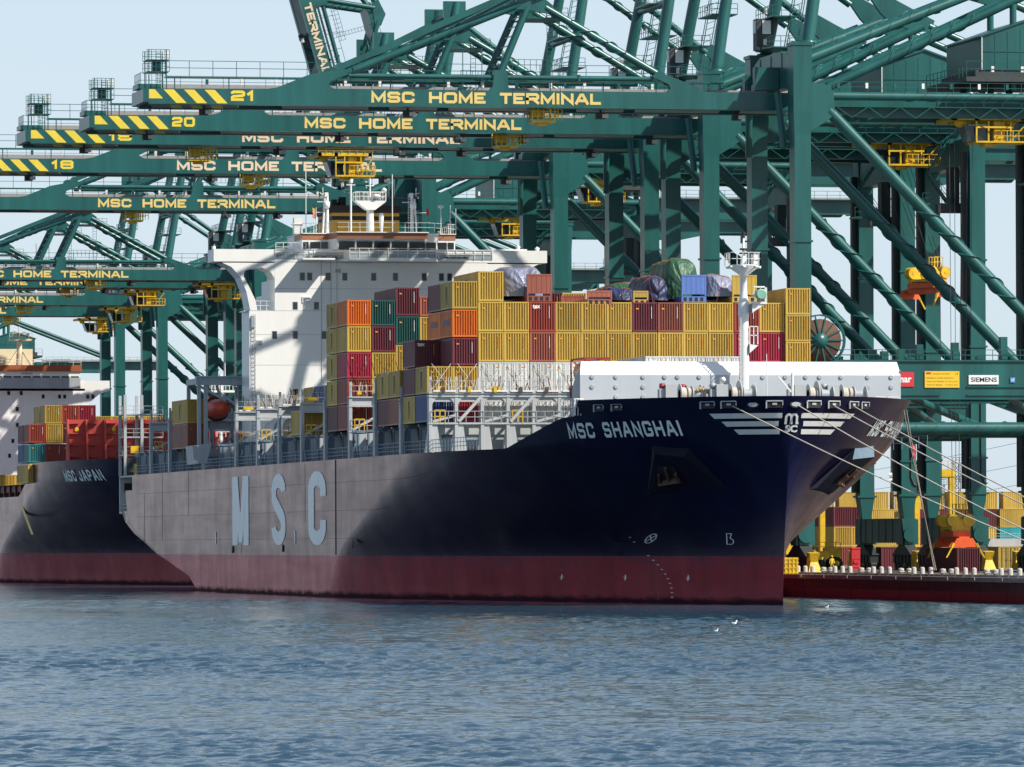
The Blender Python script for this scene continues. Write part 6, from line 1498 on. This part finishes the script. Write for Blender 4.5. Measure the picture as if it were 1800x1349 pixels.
# spreaders under the crane trolleys
def spreader(name, X, Y, z, lab, cr=None, trx=0):
    o = empty(name, (X, Y, z), lab, 'spreader', 'container spreaders hanging from cranes')
    m = MB()
    for y in (1.2, 5.0):
        m.prism([(-1.0, 1.9), (1.0, 1.9), (1.05, 2.6), (1.3, 2.9), (.9, 3.4), (.35, 3.1), (-.35, 3.1), (-.9, 3.4), (-1.3, 2.9), (-1.05, 2.6)], lambda a, b, d: (a, y+d, b), 0, .7)
        for x in (-.85, .85): m.tube((x, y-.12, 3.0), (x, y+.82, 3.0), .66, n=20); m.tube((x, y-.16, 3.0), (x, y-.12, 3.0), .2, n=10)
    m.box(-.9, .9, 1.9, 5.0, 2.0, 2.3); m.rail([(-.6, 1.3, 3.6), (.6, 1.3, 3.6)], 1.1, .4, .07); m.rail([(-.6, 2.3, 3.6), (.6, 2.3, 3.6)], 1.1, .4, .07)
    m.build('head_block', CYEL, o)
    m = MB(); m.box(-.55, .55, 0, 7, .7, 1.3); m.box(-.95, .95, 1.0, 6, 1.3, 1.9)
    for y in (-.25, 6.7): m.prism([(-.85, 1.15), (.85, 1.15), (1.22, .55), (1.22, .2), (-1.22, .2), (-1.22, .55)], lambda a, b, d: (a, y+d, b), 0, .5)
    m.build('spreader_frame', M('spreader_orange', (.72, .10, .015), .5, var=.15), o)
    for x in (-1.25, 1.25):
        for y in (-.2, 7.0): m = MB(); m.beam((x, y, .6), (x*1.2, y-.1, .1), .22); m.beam((x*1.2, y-.1, .1), (x*1.65, y-.2, -.9), .16); m.build('guide_flipper', CYEL, o)
    return o
s1 = spreader('spreader', 188.2, 668.5, 32.4, 'orange and yellow spreader hanging in mid air between the green legs')
s1.rotation_euler = (0, 0, .35)
s2 = spreader('spreader', 179.0, 629.0, 4.75, 'orange and yellow spreader lowered onto the maroon container on the quay')
m = MB()
for dx, dy in ((-.9, 1.4), (-.5, 1.4), (.5, 1.4), (.9, 1.4), (-.9, 5.4), (.9, 5.4)): m.beam((188.2-160+dx-.8, 668.5-662.9+dy, 35.6-QZ), (22.6+dx*1.4, 668.5-662.9+dy, 47.0), .05)
m.build('hoist_rope', ROPEM, CR['20'])
m = MB()
for dx, dy in ((-.9, 1.4), (-.5, 1.4), (.5, 1.4), (.9, 1.4), (-.9, 5.4), (.9, 5.4)): m.beam((179.0-160+dx, 629-623.1+dy, 8.0-QZ), (21.2-2.0+dx*1.4, 629-623.1+dy, 47.0), .05)
m.build('hoist_rope', ROPEM, CR['21'])
# containers on the quay
GQ = 'containers standing on the quay'
cont(177.8, 627.5, 2.3, 12.2, 2.6, 'maroon', 'maroon container on the quay under the lowered spreader', GQ, stick=0)
cont(xat(1755, 692), 692, 2.3, 6.06, 2.6, 'yellow', 'yellow container with doors, right of the lowered spreader on the quay', GQ, end='door', stick=0, logo=['side'])
c = cont(xat(1550, 706), 706, 2.3, 6.06, 2.6, 'maroon', 'maroon container lying lengthwise on the quay left of lowered spreader', GQ, stick=0, rot=-math.pi/2); c.location = (xat(1549, 706), 706+1.22, 2.3)
def lengthwise(px, Y, z, L, col, lab, grp, logo=None):
    o = cont(0, Y, z, L, 2.6, col, lab, grp, stick=0, rot=math.pi/2, logo=logo); o.location = (xat(px, Y)+L, Y, z); return o
GY = 'stacked containers in the yard behind the quay'
rows = [(1372, ['yellow', 'yellow', 'maroon']), (1458, ['maroon', 'yellow', 'maroon']), (1522, ['yellow', 'yellow', 'yellow']), (1602, ['yellow', 'maroon', 'maroon']), (1673, ['yellow', 'yellow', 'maroon']), (1754, ['yellow', 'turquoise', 'yellow'])]
for r, (px, cs) in enumerate(rows):
    for i, c in enumerate(cs):
        L = 6.06 if r in (1, 3) else 6.4
        if r in (0, 2, 4, 5): L = 6.3
        lengthwise(px, 868, 2.3+2.62*i, 6.3 if r != 1 else 5.0, c, f"{CN[c]} container in the {ordi(r)} yard stack from left, {('bottom', 'middle', 'top')[i]} layer", GY, ['bigm'] if (r in (2, 5) and i == 2) else None)
for r in range(5):
    for i in range(4):
        if i < 2: continue
        lengthwise(1376+r*96, 884, 2.3+2.62*i, 7.4, 'yellow', f"yellow container peeking over the yard stacks, {ordi(r)} from left, {('lower', 'upper')[i-2]}", GY)
for s, (px, Yq) in enumerate(((1466, 800), (1478, 806))):
    for i, c in enumerate(('rust' if s == 0 else 'yellow', 'yellow', 'maroon')):
        cont(xat(px, Yq), Yq, 2.3+2.62*i, 12.2, 2.6, c, f"{CN[c]} container end-on in the yard, {('left', 'right')[s]} stack, {('bottom', 'middle', 'top')[i]}", GY, stick=0)
# straddle carriers
def straddle(X, Y, lab):
    o = empty('straddle_carrier', (X, Y, QZ), lab, 'straddle carrier', 'yellow straddle carriers on the quay')
    m = MB()
    for x in (-2.2, 2.2):
        for y in (0, 7): m.box(x-.32, x+.32, y-.4, y+.4, 1.4, 11.6)
        m.box(x-.45, x+.45, -1.6, 8.6, 1.0, 1.7); m.box(x-.35, x+.35, -.4, 7.4, 11.0, 11.8)
    for y in (0, 7): m.box(-2.5, 2.5, y-.45, y+.45, 11.1, 12.0)
    m.rail([(-2.5, -.5, 12), (2.5, -.5, 12)], 1, .8, .06); m.box(-1.2, 1.0, 1, 6, 12.0, 13.0, 1); m.build('portal_frame', [CYEL, GDARK], o)
    for x in (-2.2, 2.2):
        for y in (-1.0, 1.2, 5.8, 8.0): m = MB(); m.lathe([(.3, -.25), (.75, -.25), (.8, -.1), (.8, .1), (.75, .25), (.3, .25)], (x, y, .8), 16, 0, 'x'); m.lathe([(0, -.2), (.3, -.2), (.3, .2), (0, .2)], (x, y, .8), 12, 1, 'x'); m.build('wheel', [TYRE, CYEL], o)
    m = MB(); m.box(-2.9, -1.9, -1.5, -.2, 9.0, 11.0); m.build('driver_cab', GLASS, o)
    return o
straddle(xat(1445, 760)-2.2, 760, 'yellow straddle carrier with one tall post showing beside the bow')
straddle(xat(1642, 735), 735, 'yellow straddle carrier with its whole portal showing between the green legs')
def yard_machine(px, Y, lab):
    o = empty('yard_tractor', (xat(px, Y), Y, QZ), lab, 'yard machine')
    m = MB(); m.box(-2.4, 2.6, -1, 1, 1.5, 2.2); m.box(-2.4, -1.2, -1.1, 1.1, 2.2, 3.4); m.box(.9, 2.6, -.9, .9, 2.2, 2.6); m.rail([(-1.1, -1, 2.2), (2.5, -1, 2.2)], 1.0, .6, .07)
    for x in (-2.0, -.6, .8, 2.2): m.box(x-.2, x+.2, -1.06, -1.0, 1.3, 2.1)
    for x in (-1.9, 2.1): m.box(x-.3, x+.3, -.8, .8, .6, 1.5)
    m.build('chassis', [CYEL], o)
    for x in (-1.8, 2.0):
        for y in (-1.0, 1.0): m = MB(); m.lathe([(.3, -.25), (.72, -.25), (.78, 0), (.72, .25), (.3, .25)], (x, y, .78), 18, 0, 'y'); m.lathe([(0, -.27), (.34, -.27), (.34, .27), (0, .27)], (x, y, .78), 12, 1, 'y'); m.build('wheel', [TYRE, CYEL], o)
    m = MB(); m.box(-2.3, -1.3, -1.13, -1.1, 2.5, 3.2); m.box(-1.2, -1.17, -.9, .9, 2.5, 3.2); m.build('cab_window', GLASS, o)
yard_machine(1436, 690, 'low yellow yard machine with black tyres beside the bow on the quay')
yard_machine(1757, 712, 'low yellow yard machine with black tyres at the right edge behind the door container')
# yellow ribbed block and small quay clutter
m = MB(); m.box(-.75, .75, -.5, .5, 0, 1.7)
for z in (.1, .6, 1.1, 1.5): m.box(-.8, .8, -.56, .56, z, z+.12)
for x in (-.6, -.2, .2, .6): m.box(x-.05, x+.05, -.58, -.5, .05, 1.65)
o = m.build('fender_block', CYEL, None, (xat(1388, 612), 612, QZ)); tag(o, 'yellow ribbed block on the quay kerb right beside the stem of the ship', 'barrier')
m = MB(); m.prism([(-5, 0), (5, 0), (5, .9), (-4.2, .9), (-5, .3)], lambda a, b, d: (a, d, b), 0, 2.2); m.rail([(-4, 0, .9), (4.8, 0, .9)], .6, 1.2, .05)
o = m.build('gangway_cradle', SLGREY, None, (xat(1790, 715), 715, QZ+2.3)); o.location.z = QZ+2.62; tag(o, 'pale grey hatch cover lying on the yellow door container', 'hatch cover'); o.location = (xat(1755, 692)+1.3, 693.5, 4.93); o.scale = (.42, 1, 1); o.name = 'cover_plate'
for k, (px, h, c, lab) in enumerate(((1503, 2.6, REDP, 'red box cabinet on the quay below the crane sill beam'), (1660, 1.2, CYEL, 'low yellow machine part on quay left of the lowered spreader'))):
    m = MB(); m.box(-.5, .5, -.4, .4, 0, h)
    for z in (.3, h*.5, h-.2): m.box(-.55, .55, -.45, .45, z, z+.08)
    m.box(-.3, .3, -.5, -.4, h*.3, h*.45)
    tag(m.build('cabinet', c, None, (xat(px, 690), 690, QZ)), lab, 'cabinet')
# dock worker in hi-vis
def worker(X, Y, lab):
    o = empty('person', (X, Y, QZ), lab, 'person')
    me = bpy.data.meshes.new('body')
    J = [(0,0,.95),(0,0,1.2),(0,0,1.42),(0,-.02,1.55),(0,-.03,1.68),(-.2,0,1.40),(-.27,-.03,1.12),(-.25,-.16,.88),(.2,0,1.40),(.28,-.05,1.13),(.22,-.25,.98),
         (-.1,0,.9),(-.12,-.02,.5),(-.13,.03,.08),(-.13,-.13,.03),(.1,0,.9),(.13,-.06,.5),(.14,.02,.08),(.14,-.13,.03)]
    E = [(0,1),(1,2),(2,3),(3,4),(2,5),(5,6),(6,7),(2,8),(8,9),(9,10),(0,11),(11,12),(12,13),(13,14),(0,15),(15,16),(16,17),(17,18)]
    Rr = [.16,.17,.17,.06,.1,.075,.055,.045,.075,.055,.045,.1,.075,.055,.05,.1,.075,.055,.05]
    me.from_pydata(J, E, []); b = bpy.data.objects.new('body', me); COL.objects.link(b); b.parent = o
    sk = b.modifiers.new('skin', 'SKIN'); sb = b.modifiers.new('sub', 'SUBSURF'); sb.levels = 1; sb.render_levels = 1
    for v, r in zip(me.skin_vertices[0].data, Rr): v.radius = (r, r*.8)
    me.skin_vertices[0].data[0].use_root = True
    me.materials.append(M('hi_vis_clothing', (.72, .50, .05), .8))
    m = MB(); m.lathe([(.0, 1.63), (.1, 1.65), (.115, 1.7), (.1, 1.78), (0, 1.83)], (0, -.02, 0), 12); m.lathe([(.12, 1.71), (.16, 1.70), (.12, 1.73)], (0, -.04, 0), 12); m.build('helmet', SIGNY, o)
    m = MB(); m.lathe([(.0, 1.54), (.085, 1.57), (.09, 1.64), (.08, 1.68), (0, 1.7)], (0, -.045, 0), 12); m.build('face', M('skin', (.45, .26, .18), .6), o)
worker(xat(1462, 640), 640, 'dock worker in yellow hi-vis clothes and helmet on the quay beside the bow')
# light masts and pylons behind the terminal
def mast(px, Y, h, lab, flood):
    o = empty('light_mast' if flood else 'lattice_mast', (xat(px, Y), Y, QZ), lab, 'light mast' if flood else 'mast', None)
    m = MB(); w = .55 if not flood else .35
    for (a, b) in ((-1, -1), (1, -1), (1, 1), (-1, 1)): m.beam((a*w*1.3, b*w*1.3, 0), (a*w, b*w, h), .12 if not flood else .16)
    n = int(h/1.6)
    for k in range(n):
        z = h*k/n; z2 = h*(k+1)/n
        m.beam((-w*1.2, -w*1.2, z), (w*1.2, -w*1.2, z2), .08); m.beam((w*1.2, w*1.2, z), (-w*1.2, w*1.2, z2), .08); m.beam((-w*1.2, -w*1.2, z), (w*1.2, -w*1.2, z), .08)
    m.build('lattice_pole', GDARK, o)
    m = MB()
    if flood:
        m.box(-2.2, 1.6, -1, 1, h, h+.25); m.rail([(-2.2, -1, h+.25), (1.6, -1, h+.25)], .9, .6, .08)
        for k in range(6): m.box(-2.4+k*.75, -1.9+k*.75, -1.4, -1.0, h-.3, h+.35)
        m.box(-.8, .8, -.6, .6, h-4, h-3.6)
        m.build('lamp_head', GDARK, o)
    else:
        for z in (h*.55, h*.8, h): m.box(-1.0, 1.0, -.9, .9, z-.1, z); m.rail([(-1, -.9, z), (1, -.9, z)], 1, .6, .07)
        m.build('platform', GDARK, o)
mast(1572, 1050, 33, 'floodlight mast standing far behind the crane legs at right', True)
mast(1682, 1180, 18.5, 'lattice mast behind the terminal with three platforms, right of the portal carrier', False)
mast(1655, 1260, 15.0, 'shorter lattice mast showing just left of the taller lattice mast', False)
mast(1497, 1240, 10.5, 'low lattice mast showing under the bow beside the green leg', False)
m = MB(); m.ladder((0, 0, 0), (0, 0, 13.4), 1.0, .12, .75, side=(1, 0, 0)); o = m.build('ladder_pole', SGREY, None, (xat(1578, 870), 870, QZ)); tag(o, 'slim ladder-like mast carrying a white number board', 'mast')
m = MB(); m.box(-1.35, -.55, -.12, -.05, 12.0, 13.1, 0); font_text(m, '262', -1.3, -.6, 12.3, 12.8, lambda u, v, d: (u, -.13, v), .03, 1); m.build('number_board', [SIGNW, BLACK], o)
P0 = [(xat(1400, 1700), 1700), (xat(1900, 1500), 1500)]
for k, (z0, z1) in enumerate(((12.5, 22.5), (17.5, 27.5), (22.5, 33.5))):
    m = MB(); pts = []
    for q in range(21): t = q/20; pts.append(Vector((P0[0][0]+(P0[1][0]-P0[0][0])*t, 1700-200*t, z0+(z1-z0)*t-3*4*t*(1-t)*.4)))
    m.pipe(pts, .05, 4); tag(m.build('power_line', ROPEM), ('lowest thin power line crossing the sky behind the legs', 'middle thin power line crossing the sky behind the legs', 'highest thin power line crossing the sky behind the legs')[k], 'power line', 'power lines behind the terminal')
# gulls on the water
def gull(px, py, s, lab):
    d = 5.71*11000/(py-952.6+.0041*(px-900)); Y = d*(math.cos(math.radians(11.75))-(px-900)/11000*math.sin(math.radians(11.75)))
    m = MB(); n = 10; K = 8; vs = []
    for i in range(n+1):
        t = i/n; x = -.22+.44*t; r = .085*(max(0.0, math.sin(math.pi*min(1, .05+t*.95))))**.7+.004
        for k in range(K): a = 6.2832*k/K; vs.append((x, r*math.cos(a), .06+r*.8*math.sin(a)+.04*(t-.5)**2))
    m.add(vs, [(i*K+k, i*K+(k+1) % K, (i+1)*K+(k+1) % K, (i+1)*K+k) for i in range(n) for k in range(K)], 0, True)
    m.tube((.13, 0, .1), (.19, 0, .2), .045, .04, n=8); m.lathe([(0, -.06), (.05, -.02), (.05, .03), (0, .06)], (.21, 0, .22), 8, 0, 'x'); m.tube((.26, 0, .22), (.32, 0, .21), .014, .004, n=6, mi=2)
    m.box(-.18, .05, .06, .085, .07, .13, 1); m.box(-.18, .05, -.085, -.06, .07, .13, 1); m.beam((-.2, 0, .08), (-.32, 0, .12), .05, .02, 2)
    o = m.build('gull', [M('gull_white', (.80, .80, .78), .7), M('gull_grey', (.45, .47, .5), .7), BLACK], None, (xat(px, Y), Y, .06)); o.scale = (s, s, s); o.rotation_euler = (0, 0, .4); tag(o, lab, 'gull', 'gulls floating on the river')
gull(1290, 1099, 1.0, 'white gull floating on the river below the stem, larger one')
gull(1258, 1112, .7, 'tiny white gull on the river, nearer and smaller of two')
gull(1453, 1070, .8, 'white gull resting on the water beside the stem of the ship')
